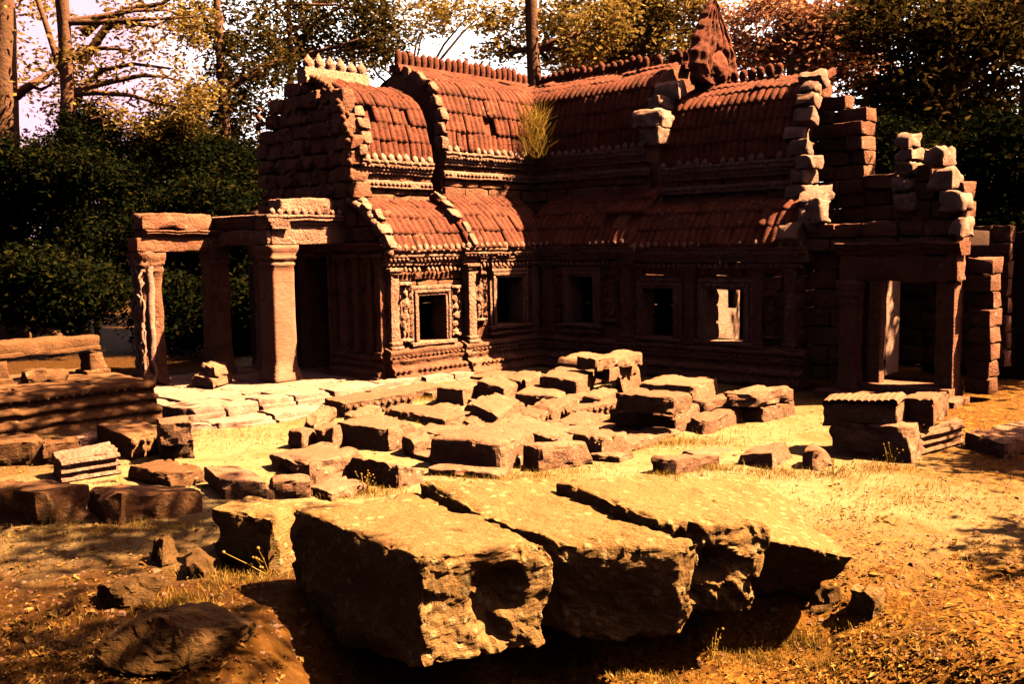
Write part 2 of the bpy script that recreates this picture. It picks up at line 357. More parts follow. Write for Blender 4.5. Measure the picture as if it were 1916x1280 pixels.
# ------------------------------------------------------------------ temple
temple = empty('temple', TC, TROT)
tag(temple, 'ruined L-shaped sandstone temple gallery with ribbed stone vaults beyond the rubble', 'temple')
FL = lambda W: np.stack([W[:, 0], W[:, 1], W[:, 2]], 1)            # left wing: a=s, o=t
FR = lambda W: np.stack([W[:, 1], W[:, 0], W[:, 2]], 1)            # right wing: a=t, o=s
def part(mb, name, mat, parent=None, label=None):
    o = mb.build(name, M[mat] if isinstance(mat, str) else mat, parent or temple)
    if label: o['label'] = label
    return o
def resample(prof, n):
    p = np.array(prof, float); d = np.concatenate([[0], np.cumsum(np.linalg.norm(np.diff(p, axis=0), axis=1))])
    u = np.linspace(0, d[-1], n); return np.stack([np.interp(u, d, p[:, 0]), np.interp(u, d, p[:, 1])], 1)
def smoothcurve(pts, n=40):
    """Catmull-Rom through profile points"""
    p = np.array(pts, float); p = np.vstack([2*p[0]-p[1], p, 2*p[-1]-p[-2]]); out = []
    for i in range(1, len(p)-2):
        for t in np.linspace(0, 1, 12, endpoint=(i == len(p)-3)):
            out.append(.5*((2*p[i])+(-p[i-1]+p[i+1])*t+(2*p[i-1]-5*p[i]+4*p[i+1]-p[i+2])*t*t+(-p[i-1]+3*p[i]-3*p[i+1]+p[i+2])*t**3))
    return resample(out, n)
def vault(mb, F, a0, a1, prof, ncourse=6, rib=.165, rh=.05, jit=.018, ragged=None, miss=0.0, back=True):
    pr = smoothcurve(prof, ncourse*5+1); tg = np.gradient(pr, axis=0); tg /= np.linalg.norm(tg, axis=1, keepdims=True)
    nr = np.stack([tg[:, 1], -tg[:, 0]], 1)                      # eave->ridge goes o-, z+ : normal o+, z+
    if nr[:, 1].mean() < 0: nr = -nr
    if back:
        q = pr-nr*.07; A = np.linspace(a0+.03, a1-.03, 12)
        G = np.zeros((12, len(q), 3)); G[..., 0] = A[:, None]; G[..., 1] = q[:, 0]; G[..., 2] = q[:, 1]
        mb.grid(F(G.reshape(-1, 3)).reshape(G.shape))
    nrib = int(round((a1-a0)/rib)); rib = (a1-a0)/nrib
    for j in range(ncourse):
        i0 = 0
        sl = slice(j*5, j*5+6); P_, N_ = pr[sl], nr[sl]
        while i0 < nrib:
            k = min(random.choice((2, 3, 3, 4, 5)), nrib-i0); i1 = i0+k
            if nrib-i1 == 1: i1 = nrib
            A0, A1 = a0+i0*rib, a0+i1*rib
            skip = random.random() < miss
            if ragged is not None:
                lim = ragged(j)
                if A0 > lim: skip = True
            if not skip:
                na = (i1-i0)*6+1; A = np.linspace(A0+.006, A1-.006, na)
                ph = (A-a0)/rib; hh = rh*np.abs(np.sin(np.pi*ph))**.6
                kk = 2.6 if random.random() < .1 else .75; jt = random.uniform(-jit, jit)*kk; tl = random.uniform(-jit, jit)*kk; vs = random.uniform(-.012, .012)
                G = np.zeros((na, 7, 3))
                f = np.linspace(0, 1, 6)
                off = hh[:, None]+jt+tl*np.linspace(-1, 1, na)[:, None]+.008*(1-f)[None]
                wob = .010*vnoise(np.stack([np.repeat(A, 6)*5, np.tile(pr[sl][:, 1], na)*5, np.zeros(na*6)], 1), 77).reshape(na, 6)
                off = off+wob
                G[:, 1:, 0] = A[:, None]
                G[:, 1:, 1] = P_[None, :, 0]+N_[None, :, 0]*off; G[:, 1:, 2] = P_[None, :, 1]+N_[None, :, 1]*off
                ext = tg[sl][0]*(.008+vs)
                G[:, 1, 1] -= ext[0]; G[:, 1, 2] -= ext[1]
                G[:, 0] = G[:, 1]; G[:, 0, 1] -= N_[0, 0]*.11; G[:, 0, 2] -= N_[0, 1]*.11
                s0 = G[:1].copy(); s1 = G[-1:].copy()
                for s_ in (s0, s1):
                    s_[:, 1:, 1] -= N_[None, :, 0]*.10; s_[:, 1:, 2] -= N_[None, :, 1]*.10
                G = np.concatenate([s0, G, s1], 0)
                mb.grid(F(G.reshape(-1, 3)).reshape(G.shape))
            i0 = i1
def crest(mb, F, a0, a1, o, z, h=.30, sp=.17, w=.075, band=True, miss=0.0, leaf=False):
    if band:
        mb.run([(o+.16, z-.16), (o+.17, z-.08), (o+.12, z-.06), (o+.13, z), (o-.13, z), (o-.12, z-.06), (o-.17, z-.08), (o-.16, z-.16)], a0, a1, F, amp=.012)
    n = int((a1-a0)/sp)
    for i in range(n):
        if random.random() < miss: continue
        a = a0+(i+.5)*(a1-a0)/n; k = random.uniform(.78, 1.06)
        pr = [(w*.95, -.03), (w*.85, h*.12), (w*1.0, h*.3), (w*1.0, h*.66), (w*.82, h*.84), (w*.42, h*.96), (.006, h*1.02)] if not leaf else [(w*.9, -.03), (w*.7, h*.1), (w*1.1, h*.36), (w*.95, h*.58), (w*.5, h*.8), (.006, h*1.05)]
        pr = [(r_, q*k) for r_, q in pr]
        lean = random.uniform(-.02, .02)
        G = MB(); G.lathe((0, 0, 0), pr, 8)
        V = np.concatenate(G.V); V[:, 1] *= .8; V[:, 0] += lean*V[:, 2]/h
        V = V+np.array([a, o, z]); V = V+vec_noise(V*9, 5, 1)*.008
        mb.add(F(V), np.concatenate(G.Q))
def petals(mb, F, a0, a1, o, z, sp=.14, w=.055, h=.1, miss=.06, pointed=True):
    n = int(abs(a1-a0)/sp)
    for i in range(n):
        if random.random() < miss: continue
        a = a0+(i+.5)*(a1-a0)/n; k = random.uniform(.8, 1.1)
        G = MB(); G.lathe((0, 0, 0), [(w*.7, 0), (w, h*.35*k), (w*.75, h*.7*k), (.008, h*k)] if pointed else [(.01, 0), (w*.8, h*.15), (w, h*.5), (w*.8, h*.85), (.01, h)], 7)
        V = np.concatenate(G.V); V[:, 1] *= .8
        mb.add(F(V+np.array([a+random.uniform(-.01, .01), o, z])), np.concatenate(G.Q))
CORN = [(-.30, 0), (.03, 0), (.05, .04), (.03, .055), (.07, .075), (.08, .105), (.05, .12), (.11, .145), (.13, .19), (.10, .205), (.14, .225), (.15, .265), (.05, .29), (-.30, .29)]
PLIN = [(.0, .0), (.34, 0), (.35, .10), (.29, .13), (.30, .17), (.24, .19), (.26, .24), (.23, .27), (.17, .30), (.15, .36), (.18, .40), (.19, .44), (.13, .46), (.11, .52), (.14, .55), (.13, .60), (.06, .63), (-.02, .66)]
def prof_at(prof, o, z, sz=1.0): return [(o+p[0], z+p[1]*sz) for p in prof]
def wall_blocks(mb, F, a0, a1, z0, z1, o, th=.4, openings=(), ch=.30, jit=.012, top=None):
    """coursed blocks around openings (b0,b1,y0,y1)"""
    zs = {z0, z1}
    for op in openings: zs |= {op[2], op[3]}
    zs = sorted(z for z in zs if z0 <= z <= z1); rows = []
    for za, zb in zip(zs[:-1], zs[1:]):
        n = max(1, int(round((zb-za)/ch)))
        for i in range(n): rows.append((za+(zb-za)*i/n, za+(zb-za)*(i+1)/n))
    for za, zb in rows:
        zm = (za+zb)/2; segs = [(a0, a1)]
        for op in openings:
            if op[2] < zm < op[3]:
                ns = []
                for p, q in segs:
                    if op[1] <= p or op[0] >= q: ns.append((p, q))
                    else:
                        if op[0] > p: ns.append((p, op[0]))
                        if op[1] < q: ns.append((op[1], q))
                segs = ns
        for p, q in segs:
            x = p
            while x < q-1e-4:
                wd = random.uniform(.38, .75)
                if q-x-wd < .25: wd = q-x
                if top is None or zb < top(x+wd/2):
                    j = random.uniform(-jit, jit)
                    mb.box((x+.004, o-th, za+.004), (x+wd-.004, o+j, zb-.004), F=F, b=.018, res=.16, amp=.010, freq=5, chip=.05)
                x += wd
def frame(mb, F, b0, b1, y0, y1, o, lay=((.17, .05), (.10, .085), (.05, .06)), sill=True):
    """nested rectangular mouldings round an opening (sides and head)"""
    for w_, pr in lay:
        mb.box((b0-w_, o-.3, y0-.0), (b0-w_+.06, o+pr, y1+w_-.06), F=F, b=.012, res=.2, amp=.006)
        mb.box((b1+w_-.06, o-.3, y0), (b1+w_, o+pr, y1+w_-.06), F=F, b=.012, res=.2, amp=.006)
        mb.box((b0-w_, o-.3, y1+w_-.058), (b1+w_, o+pr+.002, y1+w_), F=F, b=.012, res=.2, amp=.006)
    w_ = lay[-1][0]-.05
    mb.box((b0-.16, o-.38, y1+.16), (b1+.16, o+.03, y1+.18), F=F, b=.008, res=.2, amp=.004)
def sillblock(mb, F, b0, b1, y0, o):
    for i, (e, pr, hh) in enumerate(((.22, .12, .07), (.18, .07, .06), (.22, .10, .05), (.14, .05, .06))):
        z1 = y0-sum((.07, .06, .05, .06)[:i])
        mb.box((b0-e, o-.42, z1-hh+.004), (b1+e, o+pr, z1), F=F, b=.012, res=.18, amp=.008)
def relief(mb, F, a, z0, z1, o, wd, seed=0, figure=True):
    """carved niche with a worn standing figure in low relief"""
    n, mm = 28, 64; A = np.linspace(a-wd/2, a+wd/2, n); Z = np.linspace(z0, z1, mm); h_ = z1-z0
    X, Y = np.meshgrid((A-a)/h_, (Z-z0)/h_, indexing='ij')
    def ell(cx, cy, rx, ry, d): return d*np.sqrt(np.clip(1-((X-cx)/rx)**2-((Y-cy)/ry)**2, 0, 1))
    D = np.zeros_like(X)
    if figure:
        for e in ((0, .80, .050, .065, .075), (0, .90, .035, .075, .05), (0, .63, .078, .12, .075), (-.085, .60, .025, .13, .045), (.085, .56, .028, .16, .045),
                  (.11, .70, .03, .05, .04), (0, .49, .062, .08, .06), (0, .42, .082, .09, .075), (-.04, .24, .048, .22, .065), (.04, .24, .048, .22, .065), (0, .04, .11, .035, .06), (.10, .30, .025, .2, .025), (-.10, .30, .025, .2, .025)):
            D = np.maximum(D, ell(*e))
    else:
        for k in range(6): D = np.maximum(D, ell(.03*math.sin(k*2.1), .08+.16*k, .08, .075, .06))
    edge = np.maximum(np.abs((A-a)/(wd/2))[:, None]*np.ones_like(Y), np.abs(Y*2-1)); D = D+np.where(edge > .86, .06, 0)
    G = np.zeros((n, mm, 3)); G[..., 0] = A[:, None]; G[..., 1] = o+.012+D; G[..., 2] = Z[None]
    G[[0, -1], :, 1] = o-.05; G[:, [0, -1], 1] = o-.05
    W = G.reshape(-1, 3); W = W+vec_noise(W*14+seed, 2, 2)*.012
    mb.grid(F(W).reshape(G.shape))
def edge_blocks(mb, F, prof, a, n, wa=.3, wo=.16, hh=None, skip=(), seed=0):
    """squared stones following a gable edge; stick out along a"""
    p = resample(prof, n+1); rnd = random.Random(seed)
    for i in range(n):
        if i in skip: continue
        (o0, z0), (o1, z1) = p[i], p[i+1]; t = np.array([o1-o0, z1-z0]); L = np.linalg.norm(t); t /= L; nn = np.array([t[1], -t[0]])
        if nn[1] < -.2: nn = -nn
        if nn[0] < 0 and nn[1] < .2: nn = -nn
        wd = wa*rnd.uniform(.75, 1.15); da = rnd.uniform(-.08, .08); w2 = wo*rnd.uniform(.85, 1.2)
        g = .008
        A = np.array([o0, z0])+t*g; B = np.array([o1, z1])-t*g
        q = [A-nn*.12, A+nn*w2, B+nn*w2, B-nn*.12]
        c = []
        for aa in (a-wd/2+da, a+wd/2+da):
            c += [(aa, q[k][0], q[k][1]) for k in range(4)]
        mb.hexa(c, F=F, b=.03, res=.08, amp=.016, freq=6, chip=.07, big=.06)
def section_wall(mb, F, a, outline, zbase, th=.3, seed=0, nz=16, rough=.02):
    """solid gable wall: outline [(o,z)] monotone in o, filled down to zbase, faces at a and a-th"""
    p = resample(outline, 60)
    f = np.linspace(0, 1, nz)
    for aa in (a, a-th):
        G = np.zeros((len(p), nz, 3)); G[..., 0] = aa; G[..., 1] = p[:, :1]; G[..., 2] = zbase+(p[:, 1:2]-zbase)*f[None]
        W = G.reshape(-1, 3); W = W+vec_noise(W*4+seed, 3, 3)*rough
        mb.grid(F(W).reshape(G.shape))
    G = np.zeros((len(p), 2, 3)); G[:, 0, 0] = a; G[:, 1, 0] = a-th; G[..., 1] = p[:, :1]; G[..., 2] = p[:, 1:2]+.005
    W = G.reshape(-1, 3); W = W+vec_noise(W*4+seed, 3, 3)*rough; mb.grid(F(W).reshape(G.shape))
def gable_courses(mb, F, a, outline_fn, z0, z1, ch=.28, th=.35, jit=.05, skip=0.0):
    """gable face of coursed blocks; outline_fn(z)->(omin,omax)"""
    n = int(round((z1-z0)/ch))
    for i in range(n):
        za, zb = z0+(z1-z0)*i/n, z0+(z1-z0)*(i+1)/n; o0, o1 = outline_fn((za+zb)/2)
        x = o0
        while x < o1-1e-3:
            wd = random.uniform(.35, .7)
            if o1-x-wd < .22: wd = o1-x
            if random.random() >= skip:
                j = random.uniform(-jit, jit)
                mb.box((a-th, x+.005, za+.004), (a+j, x+wd-.005, zb-.004), F=F, b=.03, res=.14, amp=.022, freq=6, chip=.08)
            x += wd

SEG = {
 'A': dict(o=0.0, sill=.90, top=1.85, c0=2.17, csz=1.0, low=(-.9, 3.5), uc0=4.08, eave=4.36, ridge=6.12, crz=6.22),
 'B': dict(o=-.1, sill=.71, top=1.58, c0=2.12, csz=1.1, low=(-1.0, 3.36), uc0=3.84, eave=4.12, ridge=5.68, crz=5.78),
 'C': dict(o=-.1, sill=.72, top=1.65, c0=2.12, csz=1.0, low=(-1.0, 3.28), uc0=3.66, eave=3.94, ridge=5.55, crz=5.62)}
def low_prof(g): return [(g['o']+.13, g['c0']+.27), (g['o']-.13, g['c0']+.66), (g['o']-.45, g['c0']+1.0), (g['low'][0]-.06, g['low'][1])]
def up_prof(g):
    o0 = g['low'][0]+.07; e = g['eave']; H = g['ridge']-e
    return [(o0, e), (o0-.07, e+.26*H), (o0-.21, e+.52*H), (o0-.40, e+.75*H), (o0-.76, e+.89*H), (-2.12, e+1.0*H)]
def wing_seg(F, nm, a0, a1, win, lower_from=None, upper_to=None, wall_label=None, ragged=None, miss=0.0, crest_to=None, cm=0.0, backwall=True, crest_from=None, ribs_up=.145):
    g = SEG[nm]; o = g['o']; au = upper_to if upper_to is not None else a1; la = a0 if lower_from is None else lower_from
    mb = MB(); wall_blocks(mb, F, a0, a1, .55, g['c0'], o, .42, [(b0, b1, g['sill'], g['top']) for b0, b1 in win], ch=.3)
    wl = part(mb, 'wall', 'wall')
    # upper wall (clerestory)
    mb = MB(); wall_blocks(mb, F, la, au, g['low'][1]-.35, g['uc0']+.1, g['low'][0], .4, ch=.25)
    part(mb, 'upper_wall', 'wall')
    mb = MB(); mb.run(prof_at(PLIN, o, 0), a0-.0, a1+.12, F, step=.1, amp=.018, seed=7)
    petals(mb, F, a0+.05, a1+.1, o+.285, .20, .12, .045, .06, pointed=False); petals(mb, F, a0+.05, a1+.1, o+.17, .46, .10, .04, .055, pointed=False)
    part(mb, 'plinth', 'wall')
    mb = MB(); mb.run(prof_at(CORN, o, g['c0'], g['csz']), a0, a1+.1, F, step=.09, amp=.014, seed=11)
    petals(mb, F, a0, a1+.08, o+.11, g['c0']+.25*g['csz'], .16, .07, .14)
    petals(mb, F, a0, a1+.08, o+.085, g['c0']+.10, .1, .04, .06, pointed=False); petals(mb, F, a0, a1+.05, o+.05, g['c0']-.10, .11, .042, .09)
    part(mb, 'cornice', 'carved')
    mb = MB(); mb.run(prof_at(CORN, g['low'][0], g['uc0']), la, au+.06, F, step=.09, amp=.014, seed=12)
    mb.run([(g['low'][0]-.1, g['uc0']-.26), (g['low'][0]+.05, g['uc0']-.26), (g['low'][0]+.07, g['uc0']-.22), (g['low'][0]+.03, g['uc0']-.19), (g['low'][0]+.06, g['uc0']-.14), (g['low'][0]+.02, g['uc0']-.10), (g['low'][0]-.1, g['uc0']-.1)], la, au+.04, F, amp=.01)
    petals(mb, F, la, au+.04, g['low'][0]+.06, g['uc0']-.20, .10, .038, .06, pointed=False); petals(mb, F, la, au+.04, g['low'][0]+.10, g['uc0']+.13, .09, .035, .06)
    part(mb, 'upper_cornice', 'carved')
    mb = MB(); petals(mb, F, la, au+.05, g['low'][0]+.09, g['uc0']+.24, .19, .085, .17, miss=.1); mb.run([(g['low'][0]-.05, g['uc0']+.22), (g['low'][0]+.10, g['uc0']+.22), (g['low'][0]+.10, g['uc0']+.26), (g['low'][0]-.05, g['uc0']+.26)], la, au+.05, F, amp=.01); part(mb, 'lotus_frieze', 'pale'); mb = MB(); mb.run([(g['low'][0]-.05, g['uc0']+.18), (g['low'][0]+.115, g['uc0']+.18), (g['low'][0]+.115, g['uc0']+.21), (g['low'][0]-.05, g['uc0']+.21)], la, au+.05, F, amp=.01); petals(mb, F, la+.09, au, g['low'][0]+.11, g['uc0']+.20, .19, .06, .10, miss=.15)
    part(mb, 'lotus_frieze', 'pale')
    mb = MB(); vault(mb, F, a0, a1+.02, low_prof(g), 4, rib=.15, miss=miss*.5+.01, jit=.016)
    part(mb, 'lower_roof', 'roof')
    mb = MB(); vault(mb, F, la, au, up_prof(g), 6, rib=ribs_up, ragged=ragged, miss=miss+.012, jit=.016)
    # plain far slope
    q = np.array(up_prof(g)); q2 = q.copy(); q2[:, 0] = -4.4-q[:, 0]+.0
    return wl, mb, q2
def far_slope(mb, F, a0, a1, q2, n=8):
    A = np.linspace(a0, a1, n); G = np.zeros((n, len(q2), 3)); G[..., 0] = A[:, None]; G[..., 1] = q2[:, 0]; G[..., 2] = q2[:, 1]
    mb.grid(F(G.reshape(-1, 3)).reshape(G.shape))
def window(wl, F, b0, b1, g, rel_a=()):
    mb = MB(); frame(mb, F, b0, b1, g['sill'], g['top'], g['o']); sillblock(mb, F, b0, b1, g['sill'], g['o'])
    return part(mb, 'window_frame', 'carved', wl)
def pilaster(mb, F, a, z0, z1, o, w=.24, pr=.07):
    mb.box((a-w/2, o-.1, z0), (a+w/2, o+pr, z1), F=F, b=.015, res=.12, amp=.012, freq=7, chip=.04)
    for zz, e in ((z0+.03, .05), (z0+.10, .03), (z1-.09, .03), (z1-.03, .06)):
        mb.box((a-w/2-e, o-.05, zz-.03), (a+w/2+e, o+pr+e, zz+.028), F=F, b=.012, res=.12, amp=.008)

def pil(F, a, z0, z1, o, w_, pr, mat, par):
    mb = MB(); pilaster(mb, F, a, z0, z1, o, w_, pr); return part(mb, 'pilaster', mat, par)
# ---- left wing
gA, gB, gC = SEG['A'], SEG['B'], SEG['C']
wl, rf, q2 = wing_seg(FL, 'A', -.35, 2.06, [(.5, 1.27)], lower_from=-2.3, upper_to=1.72)
far_slope(rf, FL, -4.4, 1.72, q2); roofA = part(rf, 'roof', 'roof')
window(wl, FL, .5, 1.27, gA)
mb = MB(); relief(mb, FL, 1.73, 1.0, 2.0, gA['o'], .34, 3); part(mb, 'relief_figure', 'carved', wl)
pil(FL, 1.96, .62, 2.15, gA['o'], .2, .09, 'carved', wl); pil(FL, .12, .62, 2.15, gA['o'], .24, .06, 'carved', wl)
mb = MB(); crest(mb, FL, -2.1, 1.86, -2.2, gA['crz'], .32, .17, .085); part(mb, 'roof_crest', 'roof')
wl, rf, q2 = wing_seg(FL, 'B', 2.02, 3.86, [(2.53, 3.22)], upper_to=3.72)
far_slope(rf, FL, 1.7, 3.72, q2); roofB = part(rf, 'roof', 'roof')
window(wl, FL, 2.53, 3.22, gB)
mb = MB(); relief(mb, FL, 3.53, .72, 1.85, gB['o'], .30, 5); part(mb, 'relief_figure', 'carved', wl)
mb = MB(); relief(mb, FL, 2.27, .75, 1.75, gB['o'], .26, 9, figure=False); part(mb, 'carved_scroll', 'carved', wl)
mb = MB(); pilaster(mb, FL, 3.77, .62, 2.1, gB['o'], .2, .06); part(mb, 'pilaster', 'carved', wl)
mb = MB(); mb.run([(-2.06, 5.6), (-2.04, 5.70), (-2.09, 5.72), (-2.07, 5.80), (-2.11, 5.83), (-2.09, 5.90), (-2.31, 5.90), (-2.29, 5.83), (-2.33, 5.80), (-2.31, 5.72), (-2.36, 5.70), (-2.34, 5.6)], 2.6, 4.12, FL, amp=.012); crest(mb, FL, 2.6, 4.1, -2.2, 5.86, .32, .215, .115, band=False, leaf=True); part(mb, 'roof_crest', 'carved', label='pale crest of separate leaf-shaped finials')
# gable end of the taller bay, above the lower bay's roof
outA = [(.12, 2.4)]+low_prof(gA)+[(gA['low'][0]+.02, gA['uc0'])]+up_prof(gA)+[(-2.2, gA['ridge']+.02)]
outA = [p for i, p in enumerate(outA) if i == 0 or p[0] < outA[i-1][0]-.001 or p[0] == outA[i-1][0]]
def mono(pts):
    r_ = [pts[0]]
    for p in pts[1:]: r_.append((min(p[0], r_[-1][0]-.002), p[1]))
    return r_
outA = mono([(.12, 2.4)]+low_prof(gA)+[(-.95, gA['eave']-.02)]+up_prof(gA)[1:]+[(-2.2, gA['ridge'])])
mb = MB(); section_wall(mb, FL, 1.76, outA+[(-2.5, 6.0), (-3.4, 5.2), (-3.6, 4.2), (-4.3, 2.4)], 1.8, .3, 3)
part(mb, 'gable', 'wall')
mb = MB(); edge_blocks(mb, FL, up_prof(gA), 1.74, 8, .18, .10, seed=2); part(mb, 'gable_edge', 'carved')
mb = MB(); edge_blocks(mb, FL, low_prof(gA), 2.02, 5, .20, .12, seed=4)
part(mb, 'gable_edge', 'carved')
# ---- main gable end of left wing (faces left, in its own shade)
def arch(z):
    hw = 1.66 if z < 4.55 else 1.66*(1-.72*((z-4.55)/1.25)**1.25)
    return (-2.55-hw+random.uniform(-.1, .16), -2.55+hw+random.uniform(-.05, .04))
mb = MB(); gable_courses(mb, FL, 3.98, arch, 3.1, 5.75, .3, .4, .07)
# carved border of naga-like lobes along the arch
for i in range(30):
    th = math.pi*.62*i/45; mb.blob((4.0+random.uniform(-.04, .04), -2.55+1.6*math.cos(th)*random.uniform(.96, 1.02), 3.75+2.0*abs(math.sin(th))**.62), (.06, .07*random.uniform(.7, 1.3), .08*random.uniform(.7, 1.4)), 7)
for i in range(60):
    mb.blob((4.06, random.uniform(-3.9, -1.3), random.uniform(3.2, 5.3)), (.05, random.uniform(.03, .09), random.uniform(.04, .10)), 7)
mb.box((3.72, -1.5, 4.95), (4.06, -1.12, 5.42), b=.05, res=.08, amp=.02, chip=.08); mb.box((3.75, -1.42, 4.7), (4.05, -1.05, 4.96), b=.04, res=.1, amp=.015)
part(mb, 'gable', 'wall')
mb = MB(); wall_blocks(mb, lambda W: np.stack([W[:, 1], W[:, 0], W[:, 2]], 1), -4.4, -.12, .1, 3.15, 3.9, .42, [(-2.53, -1.86, .12, 2.3)], ch=.32, jit=.03, top=lambda t: 2.5+1.1*min(1, max(0, (-t-.05)/.75)) if t > -2.2 else 2.5+1.1*min(1, max(0, (t+4.45)/.75)))
endw = part(mb, 'end_wall', 'wall')
mb = MB()
FE = lambda W: np.stack([W[:, 1], W[:, 0], W[:, 2]], 1)
frame(mb, FE, -2.53, -1.86, .12, 2.3, 3.92, lay=((.26, .06), (.17, .10), (.09, .06))); mb.box((3.6, -2.7, .04), (4.15, -1.7, .125), b=.02, res=.2, amp=.008)
part(mb, 'door_frame', 'wall', endw)
mb = MB()
for tt, pw in ((-1.35, .2), (-.95, .16), (-.55, .18), (-.25, .16), (-3.0, .2)):
    pil(FE, tt, .45, 2.35, 3.92, pw, random.uniform(.04, .12), 'wall', endw)
mb.run(prof_at(PLIN, 3.9, 0, .8), -1.6, -.1, FE, amp=.015); part(mb, 'plinth', 'wall', endw); mb = MB()
mb.run(prof_at(CORN, 3.9, 2.3, .9), -4.4, -.05, FE, amp=.02)
part(mb, 'moulding', 'wall', endw)
# half gable of the aisle: scroll edge with carved border
mb = MB()
lp = resample(low_prof(gB), 12)
for i, (o_, z_) in enumerate(lp): mb.blob((3.93, o_-.02, z_-.02), (.09, .085, .085), 8)
edge_blocks(mb, FL, low_prof(gB), 3.84, 5, .22, .12, seed=5); part(mb, 'gable_edge', 'carved')
mb = MB(); edge_blocks(mb, FL, up_prof(gB)[:4], 3.7, 5, .24, .13, seed=8)
part(mb, 'gable_edge', 'carved')
# ---- right wing
wl, rf, q2 = wing_seg(FR, 'A', -.35, 2.45, [(.88, 1.5)], lower_from=-2.3, upper_to=2.1, miss=.02)
far_slope(rf, FR, -4.4, 2.1, q2); part(rf, 'roof', 'roof')
window(wl, FR, .88, 1.5, gA)
mb = MB(); relief(mb, FR, 1.95, .95, 1.95, gA['o'], .34, 13); part(mb, 'relief_figure', 'wall', wl)
pil(FR, .3, .62, 2.15, 0, .3, .06, 'wall', wl); pil(FR, 2.32, .62, 2.15, 0, .24, .08, 'wall', wl)
mb = MB(); crest(mb, FR, -2.0, 2.25, -2.2, gA['crz']-.06, .30, .165, .085, miss=.03); part(mb, 'roof_crest', 'roof')
outR = outA+[(-2.5, 6.0), (-3.4, 5.2), (-3.6, 4.2), (-4.3, 2.4)]
mb = MB(); section_wall(mb, FR, 2.16, outR, 1.8, .3, 9); part(mb, 'gable', 'wall')
wl, rf, q2 = wing_seg(FR, 'C', 2.41, 5.9, [(2.62, 3.34), (4.04, 4.82)], upper_to=5.45, miss=.05, ragged=lambda j: 5.45-.05*j)
far_slope(rf, FR, 2.1, 4.0, q2); part(rf, 'roof', 'roof')
window(wl, FR, 2.62, 3.34, gC); window(wl, FR, 4.04, 4.82, gC)
mb = MB(); relief(mb, FR, 5.35, .8, 1.6, gC['o'], .30, 21); part(mb, 'relief_figure', 'wall', wl)
for a_ in (2.5, 3.7, 5.08, 5.7): pil(FR, a_, .62, 2.1, gC['o'], .22, .06, 'wall', wl)
mb = MB(); crest(mb, FR, 3.2, 4.35, -2.2, gC['crz'], .27, .165, .085, miss=.05); part(mb, 'roof_crest', 'roof')
mb = MB(); edge_blocks(mb, FR, up_prof(gC)[:5], 5.36, 6, .44, .16, seed=12); edge_blocks(mb, FR, low_prof(gC), 5.8, 4, .38, .18, seed=15)
for i_, z_ in enumerate((3.22, 3.48, 3.72)): mb.box((5.22+.07*i_, -1.25, z_), (5.62+.05*i_*(-1)**i_, -.72, z_+.24), F=FR, b=.03, res=.08, amp=.02, chip=.06)
part(mb, 'broken_roof_edge', 'pale', label='stack of squared pale stones at the broken roof edge')
# gable finial: tall leaf shape standing on the ridge
mb = MB()
n_, m_ = 44, 64
zz = np.linspace(0, 1, m_); half = .80*np.interp(zz, [0, .10, .28, .45, .62, .78, .9, 1], [.72, .86, .95, .86, .66, .42, .22, .02])
G = np.zeros((n_, m_, 3)); uu_ = np.linspace(-1, 1, n_)
for fs in (0, 1):
    for j in range(m_):
        edge = 1+.05*math.sin(zz[j]*38)
        x = uu_*half[j]*edge+.12*zz[j]**2
        fl = .07*np.abs(np.sin(uu_*10.5+2.2*zz[j]*np.sign(uu_)))*(1-np.abs(uu_)**6)*(zz[j] > .1)
        rr0 = np.sqrt((uu_*half[j]/.27)**2+((zz[j]-.2)/.19)**2)
        medal = np.where(rr0 < 1, .13*np.sqrt(np.clip(1-rr0**2, 0, 1))-fl, 0)-.05*np.exp(-((rr0-1.1)/.12)**2)
        G[:, j, 1] = -2.15+x; G[:, j, 2] = 5.60+1.62*zz[j]
        thk = (.20*(1-.55*zz[j]))*np.sqrt(np.clip(1-np.abs(uu_)**5, 0, 1))
        G[:, j, 0] = 2.82+((thk+fl+medal) if fs == 0 else -thk)
    W = G.reshape(-1, 3)+vec_noise(G.reshape(-1, 3)*7, 4, 3)*.02
    mb.grid(FR(W).reshape(G.shape))
mb.box((2.6, -2.5, 5.4), (3.02, -1.8, 5.72), F=FR, b=.04, res=.08, amp=.02, chip=.08)
part(mb, 'gable_finial', 'roof')
# tower-like stub and doorway at the right end (both face left, in shade)
mb = MB()
wall_blocks(mb, FR, 4.55, 6.1, 2.3, 5.35, -1.9, .5, ch=.25, jit=.13, top=lambda a: 5.36-.85*max(0, (a-5.2)))
wall_blocks(mb, FR, 6.1, 7.6, 2.3, 3.9, -1.9, .5, ch=.25, jit=.12, top=lambda a: 3.95-.5*abs(math.sin(a*5)))
wall_blocks(mb, FR, 6.0, 8.4, .3, 2.7, -2.4, .3, ch=.3, jit=.05)
part(mb, 'stub_wall', 'wall')
mb = MB()
wall_blocks(mb, FR, 5.85, 6.75, .1, 2.3, -.32, .4, ch=.3, jit=.04)
wall_blocks(mb, FR, 6.9, 8.42, 2.5, 4.2, -.25, .5, ch=.27, jit=.06, top=lambda a: 2.95 if a < 7.42 else (4.12 if a < 7.72 else 3.55-.5*max(0, a-8.0)))
wall_blocks(mb, FR, 5.9, 8.4, 2.3, 2.75, -.1, .5, ch=.24, jit=.04)
dw = part(mb, 'doorway_wall', 'wall')
mb = MB(); wall_blocks(mb, FR, 8.42, 8.8, .1, 2.2, -.45, .45, ch=.28, jit=.09); part(mb, 'broken_wall', 'wall', dw)
mb = MB(); wall_blocks(mb, FR, 6.68, 7.10, .1, 1.85, -.22, .3, ch=.3, jit=.03); part(mb, 'door_flank', 'wall', dw)
mb = MB()
